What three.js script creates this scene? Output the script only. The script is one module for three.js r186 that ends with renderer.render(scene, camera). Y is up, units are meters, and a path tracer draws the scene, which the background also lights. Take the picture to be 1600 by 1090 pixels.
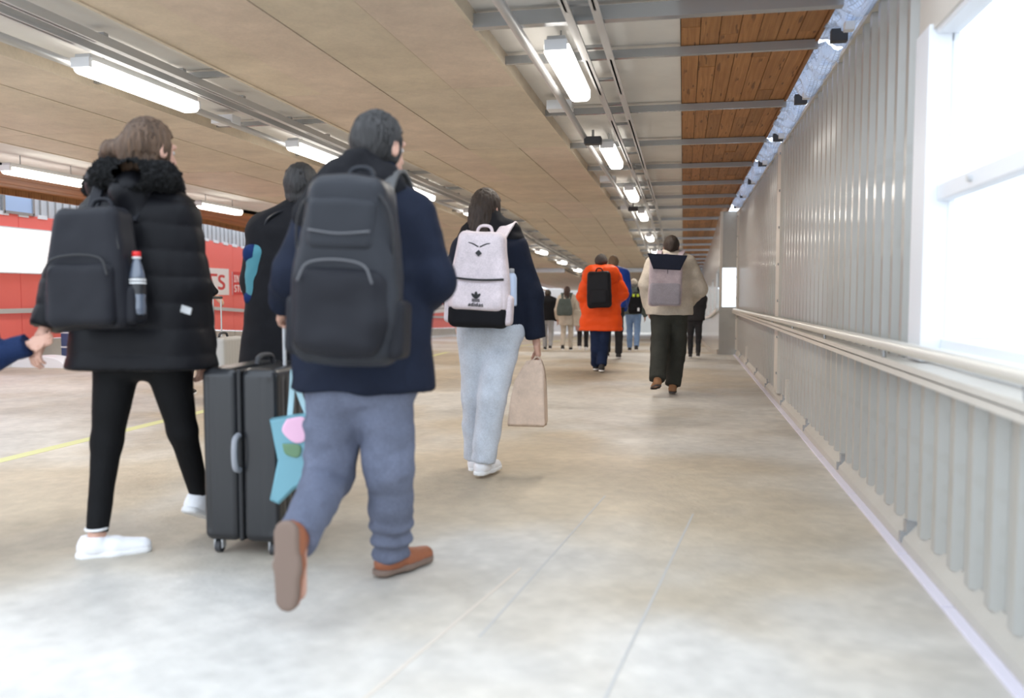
import * as THREE from 'three';
import { mergeGeometries, mergeVertices } from 'three/addons/utils/BufferGeometryUtils.js';
import { RoundedBoxGeometry } from 'three/addons/geometries/RoundedBoxGeometry.js';
import { RectAreaLightUniformsLib } from 'three/addons/lights/RectAreaLightUniformsLib.js';
import { FontLoader } from 'three/addons/loaders/FontLoader.js';
import { TextGeometry } from 'three/addons/geometries/TextGeometry.js';

// ---------------------------------------------------------------- camera, sky, exposure
const W = 1600, H = 1090, FOCAL = 1350, EYE = 1.08;
const YAW = Math.atan(268 / 1352.7), PITCH = -Math.atan(85 / FOCAL);
const scene = new THREE.Scene();
const camera = new THREE.PerspectiveCamera(2 * Math.atan(H / 2 / FOCAL) * 180 / Math.PI, W / H, 0.05, 200);
camera.position.set(0, EYE, 0);
camera.rotation.set(PITCH, YAW, 0, 'YXZ');
camera.focus = 7; camera.userData.fStop = 1.4;
camera.updateMatrixWorld();
scene.add(camera);
scene.background = new THREE.Color().setRGB(0.82, 0.915, 1.03);      // overcast daylight
scene.backgroundIntensity = 2.7;
const renderer = new THREE.WebGLRenderer({ antialias: true });
renderer.toneMapping = THREE.LinearToneMapping;
renderer.toneMappingExposure = 0.95;
renderer.shadowMap.enabled = true;
RectAreaLightUniformsLib.init();
const LAMP = 40, LAMP_COLOUR = new THREE.Color().setRGB(1.0, 0.945, 0.86);

// ---------------------------------------------------------------- helpers
let seed = 12345;
const rnd = () => { seed = (seed * 1664525 + 1013904223) >>> 0; return seed / 4294967296; };
const rr = (a, b) => a + (b - a) * rnd();
const V = (x, y, z) => new THREE.Vector3(x, y, z);
const clamp = (x, a, b) => Math.min(b, Math.max(a, x));
const sstep = (a, b, x) => { const t = clamp((x - a) / (b - a), 0, 1); return t * t * (3 - 2 * t); };
// point seen at pixel (px, py) of the photograph at distance zc along the view axis
function at(px, py, zc) { return V((px - 800) / FOCAL * zc, (545 - py) / FOCAL * zc, -zc).applyMatrix4(camera.matrixWorld); }
// the passage is level for sixteen metres, then its floor and roof fall away gently
const drop = (Z) => Z < 16 ? 0 : Z < 20 ? 0.055 * (Z - 16) : 0.22 + 0.032 * (Z - 20);
function warp(g) { const p = g.attributes.position; for (let i = 0; i < p.count; i++) p.setY(i, p.getY(i) - drop(-p.getZ(i))); g.computeVertexNormals(); return g; }
const taken = {};
function numbered(n) { const k = taken[n] = (taken[n] ?? -1) + 1; return k ? n + '_' + String(k).padStart(3, '0') : n; }
function mesh(name, geo, mat, parent, label) {
  const m = new THREE.Mesh(geo, mat); m.castShadow = m.receiveShadow = true;
  m.name = parent ? name : numbered(name);
  if (parent) { const c = parent.userData.count ??= {}; const k = c[name] = (c[name] ?? -1) + 1; if (k) m.name = name + '_' + String(k).padStart(3, '0'); }
  if (label) m.userData.label = label;
  (parent ?? scene).add(m); return m;
}
function thing(name, label, category, pos = V(0, 0, 0), turn = 0, group) {
  const o = new THREE.Group(); o.name = numbered(name); scene.add(o); o.position.copy(pos); o.rotation.y = turn;
  Object.assign(o.userData, { label, category }); if (group) o.userData.group = group; return o;
}
function struct(name) { const o = new THREE.Group(); o.name = name; o.userData.kind = 'structure'; scene.add(o); return o; }
const bx = (x0, x1, y0, y1, z0, z1) => { const g = new THREE.BoxGeometry(Math.abs(x1 - x0), Math.abs(y1 - y0), Math.abs(z1 - z0)); g.translate((x0 + x1) / 2, (y0 + y1) / 2, (z0 + z1) / 2); return g; };
// boxes run along the passage: Z is distance ahead, so z = -Z; long ones are cut to follow the fall of the floor
function run(x0, x1, y0, y1, Z0, Z1) {
  const n = Z1 <= 16 ? 1 : Math.max(1, Math.ceil((Z1 - Z0) / 2)); const g = new THREE.BoxGeometry(x1 - x0, y1 - y0, Z1 - Z0, 1, 1, n);
  g.translate((x0 + x1) / 2, (y0 + y1) / 2, -(Z0 + Z1) / 2); return warp(g);
}
function metric(g) { // uv in metres from position and normal
  const p = g.attributes.position, n = g.attributes.normal, uv = new Float32Array(p.count * 2);
  for (let i = 0; i < p.count; i++) {
    const ax = Math.abs(n.getX(i)), ay = Math.abs(n.getY(i)), az = Math.abs(n.getZ(i));
    if (ay > ax && ay > az) { uv[2 * i] = p.getX(i); uv[2 * i + 1] = p.getZ(i); }
    else if (ax > az) { uv[2 * i] = p.getZ(i); uv[2 * i + 1] = p.getY(i); }
    else { uv[2 * i] = p.getX(i); uv[2 * i + 1] = p.getY(i); }
  }
  g.setAttribute('uv', new THREE.BufferAttribute(uv, 2)); return g;
}
const tube = (pts, r, n = 8, seg = 0) => new THREE.TubeGeometry(new THREE.CatmullRomCurve3(pts, false, 'centripetal'), seg || Math.max(4, pts.length * 5), r, n, false);
function rod(a, b, r, n = 10) { const g = new THREE.CylinderGeometry(r, r, a.distanceTo(b), n); g.applyQuaternion(new THREE.Quaternion().setFromUnitVectors(V(0, 1, 0), b.clone().sub(a).normalize())); const c = a.clone().lerp(b, 0.5); g.translate(c.x, c.y, c.z); return g; }
function join(list) { return mergeGeometries(list.map((g) => { const h = g.index ? g.toNonIndexed() : g.clone(); for (const k of Object.keys(h.attributes)) if (!['position', 'normal', 'uv'].includes(k)) h.deleteAttribute(k); if (!h.attributes.uv) metric(h); return h; })); }

// ---------------------------------------------------------------- textures
const hash = new Float32Array(65536).map(() => rnd());
function vnoise(x, y, per) { // periodic value noise
  const xi = Math.floor(x), yi = Math.floor(y), fx = x - xi, fy = y - yi, u = fx * fx * (3 - 2 * fx), v = fy * fy * (3 - 2 * fy);
  const w = (a, b) => hash[((((a % per) + per) % per) * 251 + (((b % per) + per) % per) * 16381 + per * 77) & 65535];
  const a = w(xi, yi), b = w(xi + 1, yi), c = w(xi, yi + 1), d = w(xi + 1, yi + 1);
  return a + (b - a) * u + (c - a) * v + (a - b - c + d) * u * v;
}
function fbm(u, v, f, oct) { let s = 0, a = 0.5, t = 0; for (let i = 0; i < oct; i++) { s += a * vnoise(u * f, v * f, f); t += a; a *= 0.55; f *= 2; } return s / t; }
const n3 = (x, y, z) => { // cheap smooth 3D noise, -1 .. 1
  const xi = Math.floor(x), yi = Math.floor(y), zi = Math.floor(z), fx = x - xi, fy = y - yi, fz = z - zi;
  const s = (t) => t * t * (3 - 2 * t), u = s(fx), v = s(fy), w = s(fz), h = (a, b, c) => hash[(a * 3571 + b * 9277 + c * 26699) & 65535];
  const l = (a, b, t) => a + (b - a) * t;
  return 2 * l(l(l(h(xi, yi, zi), h(xi + 1, yi, zi), u), l(h(xi, yi + 1, zi), h(xi + 1, yi + 1, zi), u), v), l(l(h(xi, yi, zi + 1), h(xi + 1, yi, zi + 1), u), l(h(xi, yi + 1, zi + 1), h(xi + 1, yi + 1, zi + 1), u), v), w) - 1;
};
function dataTex(w, h, fn, rx, ry, colour = true) {
  const d = new Uint8Array(w * h * 4);
  for (let j = 0; j < h; j++) for (let i = 0; i < w; i++) { const c = fn(i / w, j / h), k = 4 * (j * w + i); if (typeof c === 'number') d[k] = d[k + 1] = d[k + 2] = clamp(c, 0, 1) * 255; else for (let q = 0; q < 3; q++) d[k + q] = clamp(c[q], 0, 255); d[k + 3] = 255; }
  const t = new THREE.DataTexture(d, w, h); t.wrapS = t.wrapT = THREE.RepeatWrapping; t.magFilter = THREE.LinearFilter; t.minFilter = THREE.LinearMipmapLinearFilter; t.generateMipmaps = true;
  t.repeat.set(1 / rx, 1 / ry); if (colour) t.colorSpace = THREE.SRGBColorSpace; t.needsUpdate = true; return t;
}
function canvasTex(w, h, draw) { const c = document.createElement('canvas'); c.width = w; c.height = h; draw(c.getContext('2d'), w, h); const t = new THREE.CanvasTexture(c); t.colorSpace = THREE.SRGBColorSpace; return t; }
const mix3 = (a, b, t) => [a[0] + (b[0] - a[0]) * t, a[1] + (b[1] - a[1]) * t, a[2] + (b[2] - a[2]) * t];
const T = {};
T.concrete = dataTex(1024, 1024, (u, v) => {
  const big = fbm(u, v, 4, 4), mid = fbm(u + 0.3, v, 16, 4), fine = fbm(u, v, 128, 2), st = fbm(v, u + 0.7, 6, 4);
  let c = mix3([214, 210, 203], [194, 180, 158], sstep(0.36, 0.68, big));
  c = mix3(c, [172, 165, 154], 0.4 * sstep(0.55, 0.72, st));
  const k = 0.86 + 0.18 * mid + 0.1 * (fine - 0.5); return [c[0] * k, c[1] * k, c[2] * k];
}, 7, 7);
T.concreteBump = dataTex(512, 512, (u, v) => 0.5 * fbm(u, v, 32, 4) + 0.5 * fbm(u, v, 128, 2), 2, 2, false);
T.concreteRough = dataTex(512, 512, (u, v) => 0.5 + 0.25 * fbm(u, v, 8, 5), 5, 5, false);
T.ply = dataTex(512, 512, (u, v) => { const g = fbm(u * 1, v, 24, 3), w = fbm(u, v, 5, 4), s = fbm(u * 0.999, v, 128, 2); const k = 0.9 + 0.14 * w + 0.06 * (g - 0.5) + 0.05 * (s - 0.5); return [226 * k, 212 * k, 189 * k]; }, 1.7, 1.7);
const wood = (a, b, dark) => dataTex(256, 1024, (u, v) => { const g = fbm(u, v * 0.999, 8, 2), ring = Math.sin(40 * (u + 0.25 * fbm(u, v, 4, 3))) * 0.5 + 0.5, f = vnoise(u * 120, v * 6, 120), kn = sstep(0.74, 0.84, fbm(u, v, 10, 2)); let c = mix3(a, b, 0.45 * ring + 0.55 * g); c = mix3(c, dark, 0.3 * f + 0.6 * kn); return c; }, 0.24, 2.2);
T.wood = wood([198, 146, 92], [164, 112, 64], [98, 62, 34]);
T.white = dataTex(256, 256, (u, v) => { const k = 0.94 + 0.08 * fbm(u, v, 4, 5); return [236 * k, 234 * k, 230 * k]; }, 1.3, 1.3);
T.sheet = dataTex(512, 512, (u, v) => { const s = fbm(u, v * 0.999, 6, 4), st = vnoise(u * 64, 0.5, 64), sp = sstep(0.7, 0.8, fbm(u, v, 40, 2)); const k = 0.96 + 0.04 * s + 0.02 * (st - 0.5); return mix3([205 * k, 204 * k, 199 * k], [170, 162, 150], 0.12 * sp); }, 3.1, 3.1);
T.metal = dataTex(256, 256, (u, v) => 0.32 + 0.25 * fbm(u, v, 16, 4), 0.6, 0.6, false);
T.weave = dataTex(256, 256, (u, v) => 0.5 + 0.25 * Math.sin(u * 2 * Math.PI * 64) * Math.sin(v * 2 * Math.PI * 64) + 0.5 * (fbm(u, v, 16, 4) - 0.5), 0.12, 0.12, false);
T.cloth = dataTex(256, 256, (u, v) => { const k = 232 + 36 * (fbm(u, v, 8, 5) - 0.5) + 20 * (vnoise(u * 128, v * 128, 128) - 0.5); return [k, k, k]; }, 0.5, 0.5);
T.fur = dataTex(256, 256, (u, v) => vnoise(u * 128 + 3 * fbm(u, v, 8, 2), v * 32, 128), 0.1, 0.1, false);
T.hair = dataTex(256, 256, (u, v) => { const k = 150 + 110 * vnoise(u * 64 + 2 * fbm(u, v, 4, 2), v * 8, 64); return [k, k, k]; }, 0.08, 0.25);
T.film = dataTex(256, 256, (u, v) => { const g = Math.max(Math.pow(Math.abs(Math.sin(u * Math.PI * 12)), 30), Math.pow(Math.abs(Math.sin(v * Math.PI * 12)), 30)), w = fbm(u, v, 5, 4), p = sstep(0.55, 0.75, fbm(u + 0.4, v, 3, 3)); let c = mix3([178, 200, 236], [226, 236, 252], w); c = mix3(c, [130, 140, 158], 0.6 * p); return mix3(c, [110, 120, 140], 0.6 * g); }, 0.3, 0.3);
T.kraft = dataTex(256, 256, (u, v) => { const k = 0.92 + 0.14 * fbm(u, v, 8, 5) + 0.05 * (fbm(v, u, 64, 2) - 0.5); return [228 * k, 204 * k, 184 * k]; }, 0.4, 0.4);

const std = (rgb, rough, o = {}) => new THREE.MeshStandardMaterial({ color: new THREE.Color().setRGB(...rgb), roughness: rough, side: THREE.DoubleSide, ...o });
const phy = (rgb, rough, o = {}) => new THREE.MeshPhysicalMaterial({ color: new THREE.Color().setRGB(...rgb), roughness: rough, side: THREE.DoubleSide, ...o });
const fabric = (rgb, rough = 0.85, bump = 0.0006) => phy(rgb, rough, { specularIntensity: 0.35, map: T.cloth, bumpMap: T.weave, bumpScale: bump });
const M = {
  floor: std([1, 1, 1], 0.85, { map: T.concrete, bumpMap: T.concreteBump, bumpScale: 0.002, roughnessMap: T.concreteRough }),
  ground: std([0.6, 0.61, 0.62], 0.9, { bumpMap: T.concreteBump, bumpScale: 0.01 }),
  sheet: phy([0.72, 0.72, 0.71], 0.4, { map: T.sheet, clearcoat: 0.7, clearcoatRoughness: 0.16 }),
  trim: std([0.78, 0.75, 0.7], 0.45, { map: T.white }),
  base: std([0.62, 0.6, 0.56], 0.6, { map: T.white, bumpMap: T.concreteBump, bumpScale: 0.003 }),
  rail: phy([0.74, 0.72, 0.66], 0.32, { metalness: 0.25, roughnessMap: null }),
  steel: std([0.42, 0.43, 0.44], 0.5, { metalness: 0.5, roughnessMap: T.metal }),
  galv: std([0.58, 0.59, 0.6], 0.45, { metalness: 0.55 }),
  eye: std([0.5, 0.48, 0.46], 0.3), dark: std([0.05, 0.05, 0.055], 0.6), black: std([0.015, 0.015, 0.017], 0.5),
  whitePanel: std([0.96, 0.96, 0.96], 0.75, { map: T.white }),
  frame: std([0.78, 0.8, 0.83], 0.4), glass: phy([1, 1, 1], 0.02, { transmission: 1, thickness: 0, ior: 1.45 }),
  red: std([0.88, 0.17, 0.14], 0.5, { bumpMap: T.weave, bumpScale: 0.001 }),
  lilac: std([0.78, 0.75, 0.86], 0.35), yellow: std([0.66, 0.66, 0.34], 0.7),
  skin: std([0.62, 0.36, 0.27], 0.6, { bumpMap: T.concreteBump, bumpScale: 0.0004 }),
  film: phy([1, 1, 1], 0.95, { transmission: 0.3, thickness: 0, map: T.film }), screen: phy([0.62, 0.63, 0.65], 0.9, { transmission: 0.3, thickness: 0 }),
  diffuser: std([0.9, 0.9, 0.88], 0.5, { emissive: LAMP_COLOUR, emissiveIntensity: 8 }),
};
const ply = [0, 1, 2, 3].map((i) => std([0.88 + 0.05 * rnd(), 0.86 + 0.05 * rnd(), 0.86 + 0.05 * rnd()], 0.6, { map: T.ply, bumpMap: T.concreteBump, bumpScale: 0.001 }));
const boards = [0, 1, 2, 3, 4].map((i) => { const k = [1, 0.86, 0.74, 0.94, 0.8][i]; return std([k, k * 0.97, k * 0.92], 0.65, { map: T.wood, bumpMap: T.concreteBump, bumpScale: 0.002 }); });

// ================================================================ the setting
const XR = 0.98, FAR = 58;
{ // floor
  const f = struct('floor');
  const g = new THREE.BoxGeometry(10.95, 0.12, FAR + 4, 24, 1, 124); g.translate(0.93 - 5.475, -0.06, -(FAR + 4) / 2 + 4);
  const p = g.attributes.position; for (let i = 0; i < p.count; i++) { const x = p.getX(i), z = p.getZ(i); p.setY(i, p.getY(i) - drop(-z)); }
  g.computeVertexNormals(); mesh('concrete_slab', metric(g), M.floor, f);
  const line = (x0, x1, Z0, Z1, m, name, label) => { const q = new THREE.BoxGeometry(1, 0.003, 1, 1, 1, 40); const a = q.attributes.position; for (let i = 0; i < a.count; i++) { const t = 0.5 - a.getZ(i), s = a.getX(i); a.setXYZ(i, (t < 0.001 ? x0[0] : x0[0]) + (x0[1] - x0[0]) * t + s * x1, a.getY(i) - drop(Z0 + (Z1 - Z0) * t), -(Z0 + (Z1 - Z0) * t)); } q.computeVertexNormals(); mesh(name, metric(q), m, f, label); };
  line([-4.36, -4.3], 0.11, 2.5, 40, M.yellow, 'painted_line', 'worn yellow line');
  line([-0.83, -0.62], 0.012, 2.1, 3.3, std([0.64, 0.57, 0.49], 0.8), 'scratch', 'thin tan scratch');
  line([-0.62, -0.4], 0.008, 2.6, 4.6, std([0.5, 0.49, 0.47], 0.8), 'scratch', 'thin grey crack');
  line([-0.2, 0.06], 0.009, 2.2, 4.3, std([0.5, 0.49, 0.47], 0.8), 'scratch', 'thin grey crack');
  const outside = struct('ground'); const og = bx(-60, 60, -3.4, -3, -90, 30); mesh('pale_ground', metric(og), M.ground, outside);
  const bank = bx(1.06, 30, -3, -0.04, -16, 8); mesh('pale_bank', metric(bank), M.ground, outside);
}
{ // right-hand wall: painted corrugated sheets above and below a ledge, with a long window
  const w = struct('wall_right');
  const profile = (len) => { // trapezoidal ribs every 0.2 m, as a closed outline, extruded upwards
    const s = new THREE.Shape(), out = []; const n = Math.round(len / 0.2);
    for (let i = 0; i < n; i++) { const a = i * 0.2; out.push([a, 0], [a + 0.1, 0], [a + 0.125, 0.034], [a + 0.175, 0.034]); }
    out.push([n * 0.2, 0]);
    out.forEach(([a, b], i) => i ? s.lineTo(a, b) : s.moveTo(a, b)); [...out].reverse().forEach(([a, b]) => s.lineTo(a, b - 0.004)); s.closePath(); return s;
  };
  const sheetGeo = (len, y0, y1) => { const g = new THREE.ExtrudeGeometry(profile(len), { depth: y1 - y0, bevelEnabled: false }); g.rotateX(-Math.PI / 2); g.rotateY(Math.PI / 2); g.translate(0, y0, 0); return g; };
  // local: x is depth into the passage (negative towards it), z runs backwards along the wall
  const put = (geo, Z, parent, name) => { const m = mesh(name, geo, M.sheet, parent); m.position.set(XR, 0, -Z); return m; };
  const up = metric(sheetGeo(1, 0.8, 2.56)), low = metric(sheetGeo(1, 0.1, 0.8));
  // corrugated outline has its ribs at negative shape-y; after turning it faces -x
  for (let Z = 3.95; Z < 15.9; Z += 1) put(up, Z, w, 'corrugated_sheet');
  for (let Z = -3.05; Z < 15.9; Z += 1) put(low, Z, w, 'corrugated_sheet');
  mesh('lintel_panel', metric(bx(XR - 0.03, XR + 0.03, 2.12, 2.56, 4, -3.93)), M.trim, w);
  mesh('ledge', metric(bx(XR - 0.125, XR + 0.01, 0.775, 0.805, 4, -15.95)), M.trim, w);
  mesh('ledge_lip', metric(bx(XR - 0.125, XR - 0.118, 0.75, 0.78, 4, -15.95)), M.trim, w);
  for (const Z of [9.05, 15.85]) { mesh('cover_strip', metric(bx(XR - 0.06, XR + 0.01, 0.1, 2.56, -Z + 0.16, -Z - 0.16)), M.trim, w); for (let y = 0.3; y < 2.5; y += 0.36) { const s = new THREE.CylinderGeometry(0.012, 0.012, 0.012, 8); s.rotateZ(Math.PI / 2); s.translate(XR - 0.064, y, -Z + 0.12); mesh('screw', s, M.steel, w); } }
  mesh('top_rail', metric(bx(XR - 0.045, XR + 0.03, 2.545, 2.575, 4, -15.95)), M.trim, w);
  for (let k = 0; k < 5; k++) mesh('stud', metric(bx(XR + 0.02, XR + 0.06, 0, 2.56, -4.2 - 2.9 * k, -4.26 - 2.9 * k)), M.steel, w);
  // sloping base channel with feet
  const s = new THREE.Shape(); s.moveTo(0, 0.02); s.lineTo(0.004, 0.05); s.lineTo(0.05, 0.105); s.lineTo(0.09, 0.105); s.lineTo(0.09, 0.0); s.lineTo(0.004, 0.0); s.closePath();
  const bg = new THREE.ExtrudeGeometry(s, { depth: 19.9, bevelEnabled: true, bevelSize: 0.004, bevelThickness: 0.004, bevelSegments: 2 }); bg.translate(0.925, 0, -15.9);
  const base = struct('baseboard_right'); mesh('base_channel', metric(bg), M.base, base);
  for (const Z of [3.85, 5.4, 6.9, 8.5, 10.1, 11.6, 13.2, 14.7]) { const c = join([bx(0.935, 0.98, 0.06, 0.125, -Z, -Z - 0.05), bx(0.915, 0.945, 0.03, 0.075, -Z - 0.012, -Z - 0.038)]); mesh('clamp', c, M.steel, base); }
  for (const Z of [8.2, 13.4]) mesh('cleat', metric(bx(0.93, 0.985, 0.1, 0.3, -Z, -Z - 0.05)), M.trim, base);
  // daylight through the gap under the wall, painted as pale lilac lengths
  let z = 2.0; while (z < 15.9) { const L = Math.min(rr(0.55, 1.2), 15.92 - z); mesh('gap_light_strip', metric(bx(0.885, 0.925, -0.004, 0.012, -z, -z - L + 0.012)), M.lilac, base); z += L; }
  // the window
  const win = struct('window_1');
  const y0 = 0.87, y1 = 2.1, zN = 3.5, zF = -3.72;
  const fr = (a, b, c, d, e, f, n) => mesh(n, metric(new RoundedBoxGeometry(Math.abs(b - a), d - c, Math.abs(f - e), 2, 0.006).translate((a + b) / 2, (c + d) / 2, (e + f) / 2)), M.frame, win);
  fr(XR - 0.045, XR + 0.07, y0 - 0.06, 2.14, zF, zF - 0.2, 'jamb'); fr(XR - 0.045, XR + 0.07, y0, 2.14, zN, zN + 0.1, 'jamb');
  fr(XR - 0.02, XR + 0.07, y1, 2.14, zN, zF, 'head_rail'); fr(XR - 0.01, XR + 0.09, y0 - 0.06, y0 - 0.005, zN, zF, 'sill'); fr(XR + 0.03, XR + 0.07, y0 - 0.01, y0 + 0.035, zN, zF, 'bottom_rail');
  fr(XR + 0.0, XR + 0.06, 1.45, 1.515, zN, zF, 'transom');
  for (const Z of [-0.1]) fr(XR + 0.0, XR + 0.06, y0, y1, Z, Z - 0.06, 'mullion');
  for (const [a, b] of [[zN, -0.1], [-0.16, zF]]) for (const [c, d] of [[y0 + 0.03, 1.45], [1.515, y1]]) mesh('pane', metric(bx(XR + 0.04, XR + 0.046, c, d, a, b)), M.glass, win);
  for (const Z of [2.6, 3.3]) { const b = new THREE.CylinderGeometry(0.012, 0.012, 0.02, 10); b.rotateZ(Math.PI / 2); b.translate(XR - 0.004, 1.485, -Z); mesh('bolt', b, M.galv, win); }
}
{ // beyond the kink the wall steps in towards the passage
  const w = struct('wall_far');
  const A = (x0, x1, ya, yb, Z0, Z1, m, n) => mesh(n, metric(run(x0, x1, ya, yb, Z0, Z1)), m, w);
  A(0.63, 0.98, -0.05, 0.86, 15.98, 16.06, M.sheet, 'return_panel'); A(0.92, 0.99, 0.86, 2.56, 15.98, 16.06, M.trim, 'return_post'); A(0.63, 0.68, 0.86, 2.56, 15.98, 16.06, M.trim, 'return_post');
  mesh('pane', metric(run(0.68, 0.92, 0.86, 1.56, 16.01, 16.02)), M.glass, w); A(0.68, 0.92, 1.56, 2.56, 15.99, 16.05, M.sheet, 'return_panel');
  for (let Z = 16.06; Z < FAR; Z += 3) { A(0.63, 0.7, -0.05, 0.86, Z, Z + 2.99, M.sheet, 'lower_panel'); A(0.63, 0.7, 1.6, 2.56, Z, Z + 2.99, M.sheet, 'upper_panel'); A(0.63, 0.7, 0.86, 1.6, Z + (Z < 17 ? 1.6 : 1.2), Z + 2.99, M.sheet, 'wall_panel'); mesh('pane', metric(run(0.65, 0.66, 0.86, 1.6, Z, Z + (Z < 17 ? 1.6 : 1.2))), M.glass, w); }
  A(0.57, 0.6, 0.78, 0.83, 16.0, 40, M.rail, 'far_handrail'); A(0.6, 0.64, -0.02, 0.09, 16.0, FAR, M.base, 'kerb');
  const e = struct('wall_end'); mesh('end_panel', metric(run(-10.2, 0.9, -0.2, 2.9, FAR, FAR + 0.1)), M.sheet, e);
}
const JOISTS = [4.0, 4.79, 5.65]; for (let Z = 7.32; Z < 49; Z += 1.64) JOISTS.push(Z);
{ // the ceiling
  const c = struct('ceiling');
  for (const [p0, p1, q0] of [[-4.3, 0.79, 3.6], [-6.7, -4.302, 4.6], [-9.1, -6.702, 7.0]]) mesh('roof_deck', metric(run(p0, p1, 2.78, 2.84, q0, 50)), M.dark, c);
  const P = (x0, x1, ya, yb, Z0, Z1, m, n) => mesh(n, metric(run(x0 + 0.003, x1 - 0.003, ya, yb, Z0 + 0.003, Z1 - 0.003)), m, c);
  // wooden boards, seven across, cut at random lengths
  for (let k = 0; k < 7; k++) { const x0 = -0.035 + k * 0.1143; let Z = 4.4 + rr(0, 1.2), q = 3.6; while (Z < 32) { const L = Z < 20 ? rr(1.3, 2.9) : 5; const b = run(x0 + 0.002, x0 + 0.1123, 2.635 + rr(0, 0.006), 2.66, q, Z); const u = metric(b).attributes.uv, o = rnd() * 5; for (let i = 0; i < u.count; i++) u.setXY(i, u.getX(i) + o, u.getY(i) + o * 3); mesh('ceiling_board', b, boards[Math.floor(rnd() * 5)], c); q = Z + 0.004; Z += L; } }
  P(-0.035, 0.766, 2.635, 2.66, 36.2, 50, boards[1], 'board_field');
  // white panels between joists in the three service strips
  const strips = [[-1.17, -0.035, 2.66], [-4.2, -3.06, 2.66], [-7.75, -6.6, 2.6]];
  for (const [x0, x1, y] of strips) { const J = x0 < -7 ? [7, ...JOISTS.filter((z) => z > 7.2), 50] : [3.6, ...JOISTS.filter((z) => z !== 4.79), 50]; for (let i = 0; i + 1 < J.length; i++) P(x0, x1, y, y + 0.03, J[i], J[i + 1], M.whitePanel, 'ceiling_panel'); }
  // joists
  for (const Z of JOISTS) { const big = Z === 4.79; const h = big ? 0.075 : 0.05; P(-1.17, 0.79, 2.632 - h, 2.634, Z - (big ? 0.035 : 0.022), Z + (big ? 0.035 : 0.022), M.steel, 'joist'); if (Z > 5) P(-4.2, -3.06, 2.6, 2.64, Z - 0.02, Z + 0.02, M.steel, 'joist'); }
  // plywood decks, boarded lengthwise, their edge hanging lower than the white strips
  const decks = [[-1.17, [-1.67, -2.2, -2.68, -3.06]], [-4.2, [-4.8, -5.4, -6.0, -6.6]]];
  for (const [x0, xs] of decks) { let a = x0; xs.forEach((b, k) => { for (let Z = x0 < -4 ? 4.6 : 3.6; Z < 30; Z += 2.6) P(b, a, 2.575 + 0.004 * ((k + Math.round(Z)) % 2), 2.6, Z, Math.min(Z + 2.6, 31), ply[Math.floor(rnd() * 4)], 'plywood_panel'); P(b, a, 2.5, 2.53, 31, 50, ply[k % 4], 'plywood_panel'); a = b; });
    const xe = xs[3]; P(x0 - 0.02, x0 + 0.012, 2.57, 2.78, x0 < -4 ? 4.6 : 3.6, 50, ply[1], 'deck_edge'); P(xe - 0.012, xe + 0.02, 2.57, 2.78, x0 < -4 ? 4.6 : 3.6, 50, ply[1], 'deck_edge'); P(xe, x0, 2.45, 2.6, 30.9, 31.1, M.steel, 'deck_beam'); }
  // timber edge of the roof on the far left
  for (let k = 0; k < 6; k++) P(-7.95 - 0.2 * k, -7.75 - 0.2 * k, 2.5 + 0.003 * (k % 2), 2.54, 7.6, 50, boards[k % 5], 'edge_board');
  P(-9.0, -8.94, 2.42, 2.78, 7.6, 50, boards[2], 'edge_beam');
  P(0.766, 0.79, 2.62, 2.8, 3.6, 32, boards[2], 'edge_beam');
}
{ // translucent sheeting stuffed into the gap between roof edge and wall top
  const t = thing('plastic_sheeting', 'crumpled blue-white translucent sheeting along the gap above the ribbed wall', 'sheeting', V(0.79, 2.64, 0));
  const edges = [3.6, ...JOISTS.filter((z) => z > 5 && z < 16)];
  for (let i = 0; i + 1 < edges.length; i++) {
    const Z0 = edges[i], Z1 = edges[i + 1], nz = 40, nu = 8; const g = new THREE.PlaneGeometry(1, 1, nz, nu), p = g.attributes.position;
    for (let k = 0; k < p.count; k++) { const a = p.getX(k) + 0.5, u = p.getY(k) + 0.5, Z = Z0 + 0.03 + (Z1 - Z0 - 0.06) * a, bulge = Math.sin(Math.PI * a), cr = 0.03 * n3(Z * 7, u * 3, 2) + 0.016 * n3(Z * 22, u * 9, 5);
      p.setXYZ(k, 0.0 + u * 0.175 + 0.6 * cr, -0.065 * u - 0.06 * bulge * Math.sin(Math.PI * u) + cr, -Z); }
    g.computeVertexNormals(); mesh('sheet', metric(g), M.film, t);
    mesh('dark_tie', bx(0.03, 0.12, -0.1, -0.03, -Z1 + 0.3, -Z1 + 0.24), M.dark, t, 'dark tie strap');
    mesh('white_tag', bx(0.05, 0.1, -0.13, -0.085, -Z1 + 0.62, -Z1 + 0.56), M.frame, t, 'white tag');
  }
}
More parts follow.
